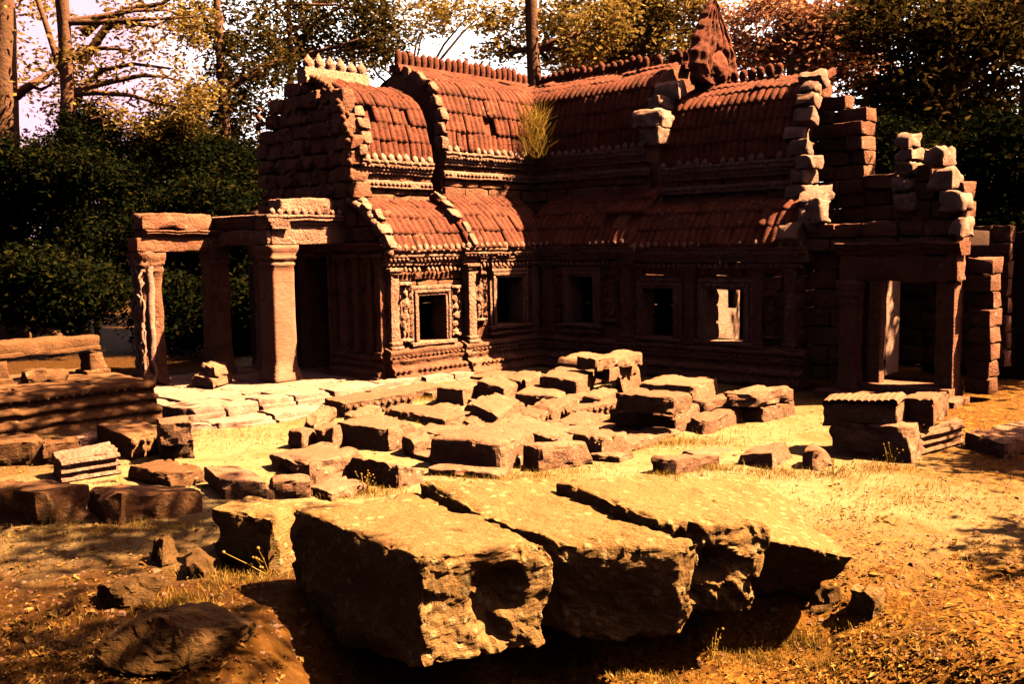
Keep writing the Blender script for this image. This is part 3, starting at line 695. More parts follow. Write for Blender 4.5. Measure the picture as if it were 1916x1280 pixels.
mb.box((6.6, -.35, 1.83), (8.45, .06, 2.24), F=FR, b=.03, res=.1, amp=.02, freq=5, chip=.06)
mb.run(prof_at(CORN, 0, 2.24, .7), 6.55, 8.5, FR, amp=.02)
part(mb, 'lintel', 'wall', dw)
mb = MB(); mb.box((7.08, -.2, .2), (7.28, .0, 1.83), F=FR, b=.02, res=.12, amp=.01); mb.box((8.13, -.36, .2), (8.4, .0, 1.83), F=FR, b=.02, res=.12, amp=.01)
part(mb, 'door_jamb', 'wall', dw)
mb = MB(); mb.box((7.0, -.5, .0), (8.4, .12, .22), F=FR, b=.02, res=.2, amp=.01); mb.box((6.4, -.2, -.05), (8.6, .45, .10), F=FR, b=.02, res=.2, amp=.01)
part(mb, 'threshold', 'wall', dw)
mb = MB(); mb.box((5.95, -1.45, 2.36), (8.4, -.55, 2.6), F=FR, b=.02, res=.3, amp=.01); wall_blocks(mb, FR, 6.0, 7.05, .1, 2.36, -.6, .2, ch=.4)  # slab added out of view to keep sun off the doorway interior
part(mb, 'added_shade_slab', 'dark', dw)
COLP = lambda r, h: [(r*1.26, 0), (r*1.26, .07), (r*1.17, .09), (r*1.2, .13), (r*1.07, .16), (r*1.09, .20), (r, .23), (r*.98, h-.38), (r*1.05, h-.36), (r*1.08, h-.33), (r*1.0, h-.31), (r*1.0, h-.27), (r*1.12, h-.25), (r*1.15, h-.2), (r*1.06, h-.18), (r*1.2, h-.12), (r*1.28, h-.06), (r*1.28, h), (.01, h)]
def column(s, t, z, r, h, name='pillar', mat='wall', amp=.012, label=None):
    mb = MB(); pr = COLP(r, h); pr2 = []
    for (r0, z0), (r1, z1) in zip(pr[:-1], pr[1:]):
        n = max(1, int(abs(z1-z0)/.12))
        for i in range(n): pr2.append((r0+(r1-r0)*i/n, z0+(z1-z0)*i/n))
    pr2.append(pr[-1])
    mb.lathe((s, t, z), pr2, 48, sq=16, amp=amp, seed=int(s*10))
    return part(mb, name, mat, label=label)
column(.05, 6.82, .1, .14, 1.74)
mb = MB()
edge_b = [(7.50, 2.92, .36, .27, -.22), (7.47, 3.2, .33, .25, -.25), (7.5, 3.46, .3, .22, -.22), (7.5, 3.68, .3, .2, -.25), (7.48, 3.88, .28, .24, -.22), (7.95, 3.55, .35, .32, -.2), (8.05, 3.2, .38, .34, -.15), (8.25, 2.88, .36, .3, -.12), (8.35, 2.5, .3, .3, -.1), (6.2, 2.75, .2, .42, .0)]
for a_, z_, wa_, hz_, o_ in edge_b:
    mb = MB(); mb.box((a_-.1, o_-.3, z_), (a_+wa_-.1, o_+.18, z_+hz_), F=FR, b=.05, res=.06, amp=.025, chip=.1, freq=5)
    part(mb, 'edge_stone', 'pale', dw)
# inner piers seen through the openings of the right wing; far roof left open so sun strikes them
for lo, hi in (((3.1, -2.2, 0), (3.45, -1.3, 2.6)), ((4.2, -1.30, 0), (4.36, -1.18, 1.32)), ((3.95, -1.05, 1.25), (4.08, -.93, 2.3)), ((4.62, -2.6, 0), (4.85, -1.7, 2.4)), ((6.78, -1.6, .2), (6.93, -1.05, 1.9))):
    mb = MB(); mb.box(lo, hi, F=FR, b=.02, res=.2, amp=.008); part(mb, 'inner_pier', 'pale')
mb = MB()
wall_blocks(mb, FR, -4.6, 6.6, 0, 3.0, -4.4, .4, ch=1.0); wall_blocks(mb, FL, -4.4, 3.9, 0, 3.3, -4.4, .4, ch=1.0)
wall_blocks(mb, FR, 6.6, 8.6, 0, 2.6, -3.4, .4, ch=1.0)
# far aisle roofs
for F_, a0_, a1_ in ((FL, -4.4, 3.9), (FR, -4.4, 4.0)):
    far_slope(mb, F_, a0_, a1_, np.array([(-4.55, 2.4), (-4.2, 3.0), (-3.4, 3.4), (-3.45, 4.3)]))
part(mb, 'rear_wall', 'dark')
# ---- portico in front of the left gable: pillars and beams
column(5.3, -1.5, .12, .235, 2.42, label='tall square pillar catching a wedge of sunlight', mat='pillar', amp=.006)
column(5.55, -3.2, .12, .20, 2.45); column(6.9, -3.2, .10, .20, 2.35, amp=.03, label='leaning pillar wrapped in pale roots')
column(4.45, -3.2, .12, .18, 2.45)
mb = MB()
mb.box((3.9, -1.72, 2.55), (5.52, -1.28, 2.86), b=.03, res=.1, amp=.012, chip=.04)
mb.run(prof_at(CORN, -1.32, 2.83, .9), 4.0, 5.6, FL, amp=.015); petals(mb, FL, 4.0, 5.6, -1.22, 3.08, .15, .06, .12)
mb.run(prof_at(CORN, 5.5, 2.83, .9), -3.5, -1.2, FE, amp=.015)
mb.box((4.2, -1.66, 3.05), (5.35, -1.22, 3.38), b=.04, res=.08, amp=.03, chip=.08)
mb.box((5.3, -3.45, 2.55), (5.6, -1.3, 2.84), b=.03, res=.1, amp=.015, chip=.05)
mb.box((3.95, -3.45, 2.56), (5.6, -3.05, 2.85), b=.03, res=.1, amp=.015)
part(mb, 'portico_beam', 'carved')
mb = MB()
mb.box((5.5, -3.42, 2.45), (7.15, -3.0, 2.70), b=.03, res=.1, amp=.02, chip=.06); mb.box((5.62, -3.4, 2.84), (7.05, -2.96, 3.14), b=.04, res=.08, amp=.025, chip=.1)
mb.run(prof_at(CORN, -3.05, 2.68, .55), 5.4, 7.0, FL, amp=.015)
part(mb, 'portico_beam', 'wall')
# pale roots winding down the outer pillar
mb = MB(); r_ = random.Random(5)
for k in range(7):
    x = 7.09; pts = []; y = -3.2+r_.uniform(-.16, .16); z = 2.35
    zend = r_.choice((1.2, .9, .3, 0))
    while z > zend:
        pts.append((x+r_.uniform(-.02, .06), y, z)); y = max(-3.42, min(-2.98, y+r_.uniform(-.09, .09))); z -= .11
    if len(pts) > 3: mb.tube(pts, np.linspace(.035, .02, len(pts)), 6, amp=.01)
pts = [(6.95, -2.98+.02*math.sin(i*.9), 2.2-.13*i) for i in range(16)]; pts += [(7.05, -2.92, .12), (7.25, -2.8, .02)]
mb.tube(pts, np.linspace(.07, .045, len(pts)), 8, amp=.03)
for k in range(9):
    y0 = r_.uniform(-3.3, -3.0); z0 = r_.uniform(.5, 2.2); x0 = 7.08
    mb.tube([(x0, y0, z0), (x0+.05, y0+r_.uniform(-.1, .1), z0-.12), (x0+.02, y0+r_.uniform(-.14, .14), z0-.28)], [.03, .035, .02], 6, amp=.012)
part(mb, 'root', 'pale')
# ------------------------------------------------------------------ paved terrace left of the temple
def PG(x, y):
    """point where the pixel's ray first meets the ground sheet"""
    d = ray(x, y); t0 = (.25-CAMH)/d[2]; t1 = (-.65-CAMH)/d[2]; n = 60
    for i in range(n+1):
        t = t0+(t1-t0)*i/n; q = CAM+d*t
        if q[2] <= gz1(q[0], q[1]): break
    q[2] = gz1(q[0], q[1]); return q
GS = 'fallen sandstone blocks lying in the courtyard'
STONES = 0
def c8_from(A, B, C, h, z=None, sink=.03, flare=0.0, grow=1.0):
    """A,B,C: pixels of three base corners (left, near, right); h: pixel heights there"""
    if not isinstance(h, (tuple, list)): h = (h, h, h)
    if z is None: a, b, c = PG(*A), PG(*B), PG(*C)
    else: a, b, c = P(A[0], A[1], z), P(B[0], B[1], z), P(C[0], C[1], z)
    hs = [hh*dep(q)/FPX for hh, q in zip(h, (a, b, c))]
    c = b+(c-b)*grow; d = a+c-b; hs.append(max(.03, hs[0]+hs[2]-hs[1]))
    zz = min(a[2], b[2], c[2])-(sink if z is None else -.004)
    bot = [np.array([q[0], q[1], zz]) for q in (a, b, c, d)]
    cen = sum(bot)/4
    top = []
    for q, hh in zip((a, b, c, d), hs):
        p = np.array([q[0], q[1], q[2]+hh]); p[:2] = cen[:2]+(p[:2]-cen[:2])*(1-flare); top.append(p)
    return bot+top
def stone(A, B, C, h, label, z=None, name='sandstone_block', cat='stone block', mat='block', b=.016, amp=.008, chip=.06, big=.02, res=None, flare=.03, extra=None, group=GS, grow=None):
    c8 = c8_from(A, B, C, h, z, flare=flare, grow=grow or (1.55 if A[0] > 480 and A[1] < 880 and A[0] < 1400 else 1.15))
    if mat == 'block' and A[0] < 240: mat = 'dimmed'  # far-left blocks take the copy with shade in its colour
    D = dep(c8[1]); mb = MB(); sz = np.linalg.norm(c8[2]-c8[0])
    r_ = res or max(.012, D*.0034)
    mb.hexa(c8, b=b, res=r_, amp=amp*min(1, sz/.6+.2), freq=4.5, big=big, chip=chip)
    o0 = np.array(c8[:4]).mean(0)
    if extra: extra(mb, c8)
    o = mb.build(name, M[mat], None, origin=o0, smooth=False)
    tag(o, label, cat, group)
    return o
# terrace: two low tiers of worn kerb stones with paving behind
ter = empty('paved_terrace', TW(5.5, -1.2, 0), TROT)
tag(ter, 'low paved stone terrace with two worn kerb tiers beside the temple entrance', 'terrace')
def LT(s, t, z): return (s-5.5, t+1.2, z)
def tbox(mb, s0, s1, t0, t1, z0, z1, **k): mb.box(LT(s0, t0, z0), LT(s1, t1, z1), **k)
mb = MB()
rr = random.Random(3)
for ti in range(5):
    s = 1.9
    while s < 8.0:
        L = rr.uniform(.6, 1.2); tbox(mb, s+.01, min(8.1, s+L)-.01, -4.0+ti*.84, -4.0+ti*.84+.83, -.3, .09+rr.uniform(-.012, .012), b=.025, res=.16, amp=.012, chip=.05); s += L
part(mb, 'paving', 'pale', ter)
for nm_, tedge, ztop, s0_, s1_, wd_ in (('upper_kerb', .42, .12, 2.2, 7.9, .42), ('lower_kerb', .98, -.02, 1.9, 8.3, .5)):
    mb = MB(); s = s0_
    while s < s1_:
        L = rr.uniform(.55, 1.15); j = rr.uniform(-.05, .05)
        tbox(mb, s+.012, min(s1_+.1, s+L)-.012, tedge-wd_-.06, tedge+j, -.4, ztop+rr.uniform(-.02, .02), b=.03, res=.08, amp=.016, chip=.07)
        if rr.random() < .6: tbox(mb, s+.02, s+L-.03, tedge-.1, tedge+j+.06, -.4, ztop-.09, b=.02, res=.1, amp=.012)
        s += L
    part(mb, nm_, 'pale', ter)
# moulded platform and balustrade on the far left
plat = empty('moulded_platform', TW(9.5, -.3, 0), TROT)
tag(plat, 'moulded sandstone platform base at the left edge, under the balustrade rail', 'platform')
FP = lambda W: np.stack([W[:, 0]-9.5, W[:, 1]+.3, W[:, 2]], 1)
mb = MB()
PP = [(-1.2, -.35), (.44, -.35), (.46, -.10), (.40, -.07), (.43, -.02), (.33, .01), (.31, .10), (.35, .12), (.34, .17), (.22, .19), (.20, .27), (.26, .29), (.25, .34), (.13, .36), (.11, .43), (.18, .45), (.20, .52), (.14, .54), (-1.2, .55)]
mb.run([(o_-.30, z_) for o_, z_ in PP], 8.35, 13.5, FP, step=.07, amp=.02)
petals(mb, FP, 8.4, 13, -.20, .10, .13, .05, .08, pointed=False); petals(mb, FP, 8.4, 13, -.14, .44, .12, .04, .07)
part(mb, 'moulded_base', 'dimmed', plat)
mb = MB(); 
for s0 in np.arange(8.35, 13.3, .9): mb.box((s0+.01, -2.6, .3), (s0+.89, -.24, .57+random.uniform(-.01, .02)), F=FP, b=.03, res=.12, amp=.015, chip=.06)
part(mb, 'paving', 'dimmed', plat)
bal = empty('balustrade', TW(9.6, -1.6, .56), TROT)
tag(bal, 'carved stone balustrade rail on short posts on the left platform', 'balustrade')
FB = lambda W: np.stack([W[:, 0]-9.6, W[:, 1]+1.6, W[:, 2]-.48], 1)
mb = MB()
mb.box((8.55, -1.75, .86), (10.4, -1.42, 1.10), F=FB, b=.08, res=.07, amp=.02, chip=.05)
mb.box((8.58, -1.5, .86), (10.38, -1.395, .93), F=FB, b=.02, res=.07, amp=.02)
part(mb, 'rail', 'dimmed', bal)
for s0 in (8.5, 9.95, 11.0):
    mb = MB(); mb.box((s0, -1.76, .47), (s0+.30, -1.40, .84), F=FB, b=.03, res=.06, amp=.02, chip=.06); mb.box((s0-.04, -1.80, .46), (s0+.34, -1.36, .56), F=FB, b=.02, res=.07, amp=.012)
    part(mb, 'post', 'dimmed', bal)
mb = MB(); mb.box((9.2, -1.5, .47), (9.8, -1.1, .66), F=FB, b=.03, res=.07, amp=.02, chip=.08)
o = mb.build('sandstone_block', M['dimmed'], None); o.location = TW(9.6, -1.6, .56); o.rotation_euler = (0, 0, TROT)
tag(o, 'low dark-ended block lying on the platform under the balustrade rail', 'stone block', GS)
# blocks balanced on the temple roof
def roofstone(s, t, z, d, label, rz=0.0, ty=0.0):
    mb = MB(); x, y, h = d[0]/2, d[1]/2, d[2]
    mb.hexa([(-x, -y, 0), (x, -y, 0), (x, y, 0), (-x, y, 0), (-x, -y, h), (x, -y, h), (x, y, h), (-x, y, h)], b=.05, res=.05, amp=.022, freq=6, chip=.1, big=.06)
    o = mb.build('sandstone_block', M['pale'], None); o.location = tuple(TW(s, t, z)); o.rotation_euler = (0, ty, TROT+rz)
    tag(o, label, 'stone block', 'pale blocks perched on the temple roof'); return o
roofstone(-.86, 2.30, 4.70, (.52, .66, .38), 'upper pale grooved block perched on the right roof slope above a second', .05)
roofstone(-.86, 2.36, 4.34, (.46, .52, .36), 'lower pale block under another on the right roof slope', -.05)
roofstone(-1.36, 2.36, 5.30, (.52, .56, .34), 'pale jagged block on the roof just below the tall leaf-shaped finial', .2, .2)
roofstone(-1.14, 2.24, 5.04, (.42, .52, .30), 'small pale block between the finial and the perched pair on the roof', -.3, -.1)
roofstone(-.25, 6.05, 2.62, (.36, .30, .50), 'upright pale block standing alone beside the broken roof edge', .1)
# ------------------------------------------------------------------ fallen blocks
def flutes(mb, c8):
    a, b_ = np.array(c8[4]), np.array(c8[5]); c, d = np.array(c8[6]), np.array(c8[7])
    for i in range(11):
        f = (i+.5)/11; p = a+(b_-a)*f; q = d+(c-d)*f; k = random.uniform(.9, 1.1)
        mb.tube([p+(q-p)*g+np.array([0, 0, .035*math.sin(math.pi*min(1, g*1.0))-.01]) for g in np.linspace(.0, .95, 8)], .052*k, 8, amp=.012)
def mould(mb, c8):
    b_, c, e, f = [np.array(c8[i]) for i in (1, 2, 5, 6)]
    n = np.cross(c-b_, [0, 0, 1]); n /= np.linalg.norm(n)
    for g, r_ in ((.2, .03), (.5, .025), (.8, .035)):
        p = b_+(e-b_)*g; q = c+(f-c)*g; mb.tube([p+(q-p)*k+n*.0 for k in np.linspace(.02, .98, 10)], r_, 7, amp=.008)
def knobs(mb, c8):
    b_, c, e, f = [np.array(c8[i]) for i in (1, 2, 5, 6)]
    L = np.linalg.norm(c-b_); n = max(4, int(L/.11))
    for i in range(n):
        k = (i+.5)/n
        for g in (.35, .72):
            p = (b_+(c-b_)*k)*(1-g)+(e+(f-e)*k)*g; mb.blob(p, .04*random.uniform(.7, 1.1), 7)
S = stone
S((566, 806), (590, 810), (618, 802), (30, 22, 33), 'small upright pointed stone propped on two rocks at the left of the rubble', z=.16, b=.03, big=.12)
S((537, 840), (566, 846), (588, 836), 33, 'squat rock at the left tip of the rubble, below the pointed stone', big=.15, flare=.18)
S((585, 843), (628, 846), (650, 832), 38, 'rounded rock between the squat left rock and the big dark block', big=.15, flare=.15)
S((624, 834), (728, 849), (763, 838), 44, 'large dark-fronted block with pale top beside the pointed stone')
S((606, 772), (645, 784), (730, 770), 27, 'carved slab with beaded edge lying behind the large dark-fronted block', extra=knobs)
S((716, 784), (834, 806), (862, 796), 19, 'thin flat slab with ragged dark edge near the centre of the rubble')
S((753, 850), (776, 859), (798, 850), 33, 'small cube-like block wedged before the long rounded block', big=.1)
S((801, 874), (938, 892), (984, 868), (56, 60, 54), 'long heavy block with rounded right end in mid rubble', b=.07, big=.08)
S((502, 874), (580, 917), (653, 898), (22, 46, 46), 'tapering block with broken lit end left of the leaning slab', chip=.12)
S((606, 884), (750, 917), (795, 905), (34, 50, 20), 'leaning dark slab with pale sloping top between two blocks', big=.08)
S((380, 907), (418, 937), (503, 939), 36, 'left of two squared blocks side by side in the front row', chip=.08)
S((504, 932), (509, 939), (574, 935), 40, 'right of two squared blocks side by side in the front row')
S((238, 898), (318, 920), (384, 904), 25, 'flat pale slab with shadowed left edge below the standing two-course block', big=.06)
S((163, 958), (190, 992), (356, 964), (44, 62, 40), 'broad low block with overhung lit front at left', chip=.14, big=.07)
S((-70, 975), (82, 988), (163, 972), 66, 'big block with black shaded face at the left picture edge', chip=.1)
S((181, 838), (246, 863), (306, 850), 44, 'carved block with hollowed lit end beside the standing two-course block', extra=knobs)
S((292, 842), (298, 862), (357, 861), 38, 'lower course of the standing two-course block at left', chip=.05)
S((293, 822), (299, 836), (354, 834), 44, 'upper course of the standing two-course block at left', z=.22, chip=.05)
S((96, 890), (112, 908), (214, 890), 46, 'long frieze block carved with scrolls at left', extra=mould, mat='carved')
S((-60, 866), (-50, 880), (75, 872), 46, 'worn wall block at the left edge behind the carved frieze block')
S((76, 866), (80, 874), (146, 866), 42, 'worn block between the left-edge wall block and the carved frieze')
S((110, 838), (118, 848), (200, 836), 18, 'thin slab lying behind the carved frieze block', mat='carved')
# centre pile
S((1078, 716), (1104, 724), (1178, 712), 30, 'buried base block at the back of the central pile')
S((1042, 706), (1092, 711), (1119, 702), 36, 'dark-fronted block under the top slab at the back of the pile', z=.22)
S((1110, 708), (1140, 716), (1177, 704), 24, 'reddish block supporting the right end of the top slab', z=.26)
S((1078, 690), (1118, 697), (1177, 688), 24, 'topmost slab of the central pile, pale with a dark notch', z=.44, chip=.1)
S((1139, 735), (1163, 743), (1190, 730), 42, 'rounded boulder at the right of the central pile', big=.2, flare=.25, b=.08)
S((1008, 749), (1080, 760), (1103, 746), 46, 'wide dark block in the middle of the central pile')
S((980, 738), (986, 744), (1010, 736), 31, 'small pale stone left of the wide dark block', big=.12)
S((960, 764), (1046, 770), (1065, 758), 28, 'low block with curled lit end before the wide dark block', b=.06)
S((892, 756), (943, 766), (960, 752), (44, 36, 30), 'tilted dark block at the left of the central pile', big=.12)
S((813, 756), (867, 762), (895, 752), 32, 'dark square block with lit right end near the terrace kerb')
S((874, 719), (927, 722), (956, 714), 15, 'thin slab lying at the back left of the central pile')
S((854, 700), (880, 703), (912, 696), 17, 'small block with mouldings next to the temple plinth', extra=mould)
S((880, 790), (932, 802), (962, 786), (34, 26, 28), 'tilted flat slab with deep shadow below the tilted dark block')
S((990, 780), (1028, 794), (1056, 780), 22, 'stepped slab beneath the curled block', chip=.1)
S((934, 800), (975, 806), (994, 798), 15, 'small flat slab in front of the stepped slab')
S((962, 790), (1002, 800), (1030, 788), 17, 'narrow sunlit slab between the small flat slab and the stepped slab')
S((1052, 782), (1060, 789), (1150, 774), 20, 'low slab with notched lit edge at the right of the central pile', extra=knobs)
S((926, 818), (1060, 850), (1088, 832), 22, 'long thin plank-like slab lying in front of the pile')
S((974, 874), (1006, 884), (1072, 876), (44, 44, 38), 'wedge-shaped block with lit front beside the long rounded block', big=.1)
S((1030, 822), (1126, 862), (1162, 852), (18, 40, 38), 'long block with square dark front and small lit end facing the court')
S((1128, 838), (1166, 852), (1240, 826), 13, 'flat pale slab sunk in the grass right of the long block')
S((1138, 800), (1266, 814), (1298, 800), 40, 'lower of two long dark-faced blocks stacked right of the pile', b=.06)
S((1148, 770), (1257, 781), (1284, 774), 36, 'upper of two long dark-faced blocks stacked right of the pile', z=.30)
S((1190, 760), (1300, 768), (1331, 756), 44, 'long block behind the two stacked dark-faced blocks')
S((1290, 788), (1316, 794), (1359, 784), 40, 'pale lit block at the right end of the stack')
S((1284, 808), (1318, 818), (1369, 800), 28, 'half-buried base stone at the right foot of the stack', big=.12, flare=.15)
S((1345, 786), (1428, 792), (1468, 782), 30, 'lower block of the separate dark pair on the sand', big=.05)
S((1348, 762), (1424, 764), (1464, 756), 31, 'upper block of the separate dark pair on the sand', z=.22, big=.06, chip=.12)
S((1216, 888), (1262, 893), (1338, 872), (34, 34, 18), 'lone block with black square end half sunk in grass')
S((1371, 872), (1446, 884), (1472, 868), (16, 34, 36), 'lone wedge-shaped rock on the sand left of the fluted pile', big=.14, flare=.15)
S((1270, 852), (1310, 858), (1358, 850), 8, 'flat stone flush with the sand behind the lone black-ended block')
for A_, B_, C_, h_, lab in (
 ((668, 800), (715, 809), (736, 800), 15, 'thin flat slab between the large dark-fronted block and the ragged flat slab'),
 ((868, 776), (905, 785), (932, 774), 21, 'squared fragment under the tilted dark block'),
 ((1000, 812), (1040, 823), (1064, 812), 15, 'small pale slab lying behind the plank-like slab'),
 ((903, 812), (960, 823), (986, 812), 15, 'broken slab between the long rounded block and the plank-like slab'),
 ((796, 892), (936, 900), (958, 886), 14, 'low base slab half buried under the long rounded block'),
 ((700, 748), (745, 755), (802, 742), 15, 'flat slab fallen against the lower terrace kerb'),
 ((820, 736), (850, 741), (884, 732), 15, 'flat block beside the terrace kerb behind the dark square block'),
 ((938, 736), (975, 743), (1002, 732), 29, 'squat dark block between the small pale stone and the tilted dark block'),
 ((1088, 766), (1125, 773), (1147, 762), 27, 'broken block leaning at the foot of the rounded boulder'),
 ((1040, 802), (1090, 813), (1122, 798), 14, 'flat slab between the notched slab and the long square-ended block'),
 ((575, 926), (622, 940), (684, 922), 17, 'low sunlit rock in front of the leaning dark slab'),
 ((862, 801), (880, 807), (900, 798), 15, 'little chipped stone before the tilted flat slab'),
 ((758, 812), (850, 827), (908, 806), 9, 'broad flat slab between the ragged flat slab and the long rounded block'),
 ((866, 758), (930, 770), (968, 754), 10, 'flat slab lying under the tilted dark block'),
 ((965, 776), (1040, 788), (1080, 770), 9, 'flat slab under the curled block and the stepped slab'),
 ((1060, 812), (1120, 826), (1150, 808), 10, 'wide flat slab before the notched slab'),
 ((640, 800), (668, 806), (700, 790), 24, 'broken block behind the large dark-fronted block'),
 ((905, 740), (935, 746), (958, 734), 20, 'small dark block under the thin back slab'),
 ((1030, 772), (1060, 778), (1092, 764), 22, 'block fragment below the wide dark block'),
 ((742, 782), (760, 786), (790, 776), 12, 'small paving fragment behind the ragged flat slab')):
    S(A_, B_, C_, h_, lab)
rs = np.random.RandomState(11); placed = []
for _ in range(400):
    px, py = rs.uniform(600, 1160), rs.uniform(735, 872)
    if py > 735+(px-560)*.35+60 and px < 760: continue
    if py > 850 and px < 800: continue
    if any(abs(px-a)/46+abs(py-b)/13 < 1 for a, b in placed): continue
    placed.append((px, py)); k = (py-464)/1850*52
    wx = rs.uniform(24, 44)*k/10; dy = rs.uniform(4, 8)*k/10
    S((px-wx, py), (px+wx*.35, py+dy), (px+wx, py-dy*.6), rs.uniform(6, 15)*k/10, 'low flat slab bedded in the ground among the heaped blocks of the central rubble', group='flat slabs bedded among the central rubble', grow=1.2)
    if len(placed) > 26: break
# right pile
S((1553, 852), (1702, 870), (1730, 850), 64, 'big dark lower block carrying the fluted block', big=.1, chip=.1)
S((1700, 848), (1714, 858), (1792, 836), 46, 'moulded lit block at the right of the fluted pile', extra=mould)
S((1538, 797), (1678, 806), (1694, 792), (42, 52, 48), 'fluted roof block with ribbed top resting on the right pile', z=.32, extra=flutes, chip=.05)
S((1684, 790), (1747, 799), (1772, 780), (46, 54, 46), 'smooth dark block beside the fluted block on the right pile', z=.32)
S((1497, 878), (1540, 886), (1557, 872), 40, 'rounded boulder at the left foot of the fluted pile', big=.2, flare=.25, b=.08)
S((1803, 838), (1880, 862), (1975, 842), 30, 'flat reddish slab at the right picture edge')
# portico floor stone
S((358, 722), (400, 727), (431, 716), 20, 'small pedestal block on the terrace paving', z=.1)
S((376, 702), (400, 708), (426, 700), (26, 20, 14), 'curved carved fragment lying on the small pedestal block', z=.27, big=.2, chip=.1)
# foreground
S((398, 1056), (515, 1080), (575, 1056), 106, 'dark squared block behind the nearest beam at left', mat='beam', chip=.08)
S((1582, 1160), (1634, 1164), (1655, 1146), 52, 'small dark cube-shaped stone beside the rightmost beam', mat='beam', big=.1)
S((1500, 1150), (1530, 1160), (1578, 1140), 34, 'small sunlit stone next to the cube-shaped stone', mat='earth', big=.2, flare=.25)
S((272, 1052), (300, 1066), (334, 1050), 40, 'small pointed stone in the litter left of the beams', mat='earth', big=.2, flare=.3)
S((335, 1080), (372, 1092), (412, 1070), 34, 'crumbling stone beside the dark squared block', mat='earth', big=.2, chip=.12)
def boulder(px, py, r, label, seed, mat='earth'):
    q = PG(px, py); n = 40; ph = np.linspace(.01, math.pi-.01, n); th = np.linspace(0, 2*math.pi, 64, endpoint=False)
    U = np.stack([np.sin(ph)[:, None]*np.cos(th), np.sin(ph)[:, None]*np.sin(th), np.cos(ph)[:, None]*np.ones(64)], -1).reshape(-1, 3)
    rs = np.random.RandomState(seed); V = U.copy()
    for _ in range(14):
        nn = rs.normal(0, 1, 3); nn /= np.linalg.norm(nn); dd = V@nn-rs.uniform(.62, .9); V = V-np.clip(dd, 0, None)[:, None]*nn
    V = V*np.array(r); V = V+vec_noise(V*3+seed, seed, 3)*.035*min(r)/.25+vec_noise(V*9, seed+7, 3)*.020+vec_noise(V*22, seed+2, 3)*.010
    mb = MB(); mb.grid(V.reshape(n, 64, 3), closed=True)
    o = mb.build('boulder', M[mat], None, smooth=False); o.location = (q[0], q[1], q[2]+r[2]*.25); return tag(o, label, 'boulder', GS)
boulder(335, 1215, (.50, .36, .17), 'low earthy boulder in the left foreground with a dark flank', 8)
boulder(250, 1120, (.26, .2, .12), 'small flat earthy rock behind the low left foreground boulder', 12)
HS = 1
def beam(tops, zt, und, label, seed, thick=.6, hollow=None, wedge=None, chip=.05, ragged=0.0, mat='beam'):
    """long roof beam; tops: 4 top pixels (far left, near left, near right, far right) at height zt"""
    T = [P(x, y, z_) for (x, y), z_ in zip(tops, zt if isinstance(zt, (list, tuple)) else [zt]*4)]
    a, b_, c, d = T; ax = (b_-a+c-d)/2; ax[2] = 0; L = np.linalg.norm(ax); ax /= L
    cen = sum(T)/4; bot = []
    for q, (inx, iny) in zip(T, und):
        side = (cen-q)-ax*((cen-q)@ax); side[2] = 0
        p = q+side*iny+ax*inx; bot.append(np.array([p[0], p[1], min(t[2] for t in T)-thick]))
    mb = MB(); mb.hexa([bot[0], bot[1], bot[2], bot[3], a, b_, c, d], b=.03, res=.017, amp=.010, freq=3.0, big=.012, chip=chip, seed=seed)
    V = mb.V[0]; zl = np.clip((V[:, 2]-bot[0][2])/max(.1, (a[2]-bot[0][2])), 0, 1)
    tt = (V-a)@ax/L; lat = np.array([-ax[1], ax[0], 0]); ww = (V-cen)@lat; hw = abs((a-d)@lat)/2
    side = np.clip(1-zl*1.15, 0, 1)
    rough = .35+.65*np.clip(np.maximum(1-zl*1.02, (tt-.93)*14), 0, 1)       # tops stay flat, broken sides and ends are rough
    V = V+vec_noise(V*5, seed+3, 3)*(.022*rough)[:, None]+vec_noise(V*21, seed+9, 3)*(.007*rough)[:, None]
    V = V+vec_noise(V*1.9+seed, seed+5, 2)*(.05*rough)[:, None]
    V[:, 2] += np.clip((tt-.4)/.6, 0, 1)**2*side*.20*thick                      # the underside sweeps up to the free end
    if ragged:
        e = np.clip((tt-.80)/.2, 0, 1); nz = fbm(V*6, seed+20, 3); V = V-ax[None]*(e*ragged*np.clip(nz+.35, 0, 1.3)*(.35+1.0*zl))[:, None]
        V[:, 2] -= e*ragged*.5*np.clip(fbm(V*9, seed+30, 2), 0, 1)*zl
    if wedge:
        wc, am = wedge; e = np.clip((tt-.86)/.1, 0, 1); r_ = ww/hw-wc
        V = V+ax[None]*(e*am*np.clip(1-np.where(r_ < 0, -r_/(1+wc), r_/(1-wc)), 0, 1))[:, None]
    if hollow:
        (wc, zc, wr, zr, dp) = hollow
        jx = fbm(V*7, seed+40, 3)*.45; g = np.exp(-(((ww/hw-wc)/wr+jx)**2+((zl-zc)/zr+jx[::-1]*0+fbm(V*5, seed+44, 3)*.5)**2)**2.2)*np.clip((tt-.82)/.1, 0, 1); V = V-ax[None]*(g*dp)[:, None]
    mb.V = [V]
    o = mb.build('stone_beam', M[mat], None, origin=np.array(bot).mean(0), smooth=False)
    return tag(o, label, 'stone beam', 'long roof beams lying side by side in the foreground')
beam([(540, 948), (796, 1050), (1024, 1016), (772, 918)], .60, [(.02, -.06), (.06, -.05), (.05, .06), (0, .02)], 'nearest foreground beam, its lit end blotched with lichen and a dark hollow', 11, .78, hollow=(.16, .50, .30, .33, .16))
beam([(778, 905), (1048, 1019), (1277, 1024), (1028, 898)], [.68, .54, .53, .66], [(.02, .0), (.0, .0), (-.02, .10), (0, .05)], 'second foreground beam, pale top and sharp lit corner', 23, .72, chip=.06, wedge=(.40, .12))
beam([(1038, 898), (1226, 978), (1440, 998), (1240, 880)], [.72, .62, .52, .66], [(.02, .05), (.0, .05), (-.04, .12), (0, .05)], 'third foreground beam with a crumbled ragged end', 37, .66, ragged=.16)
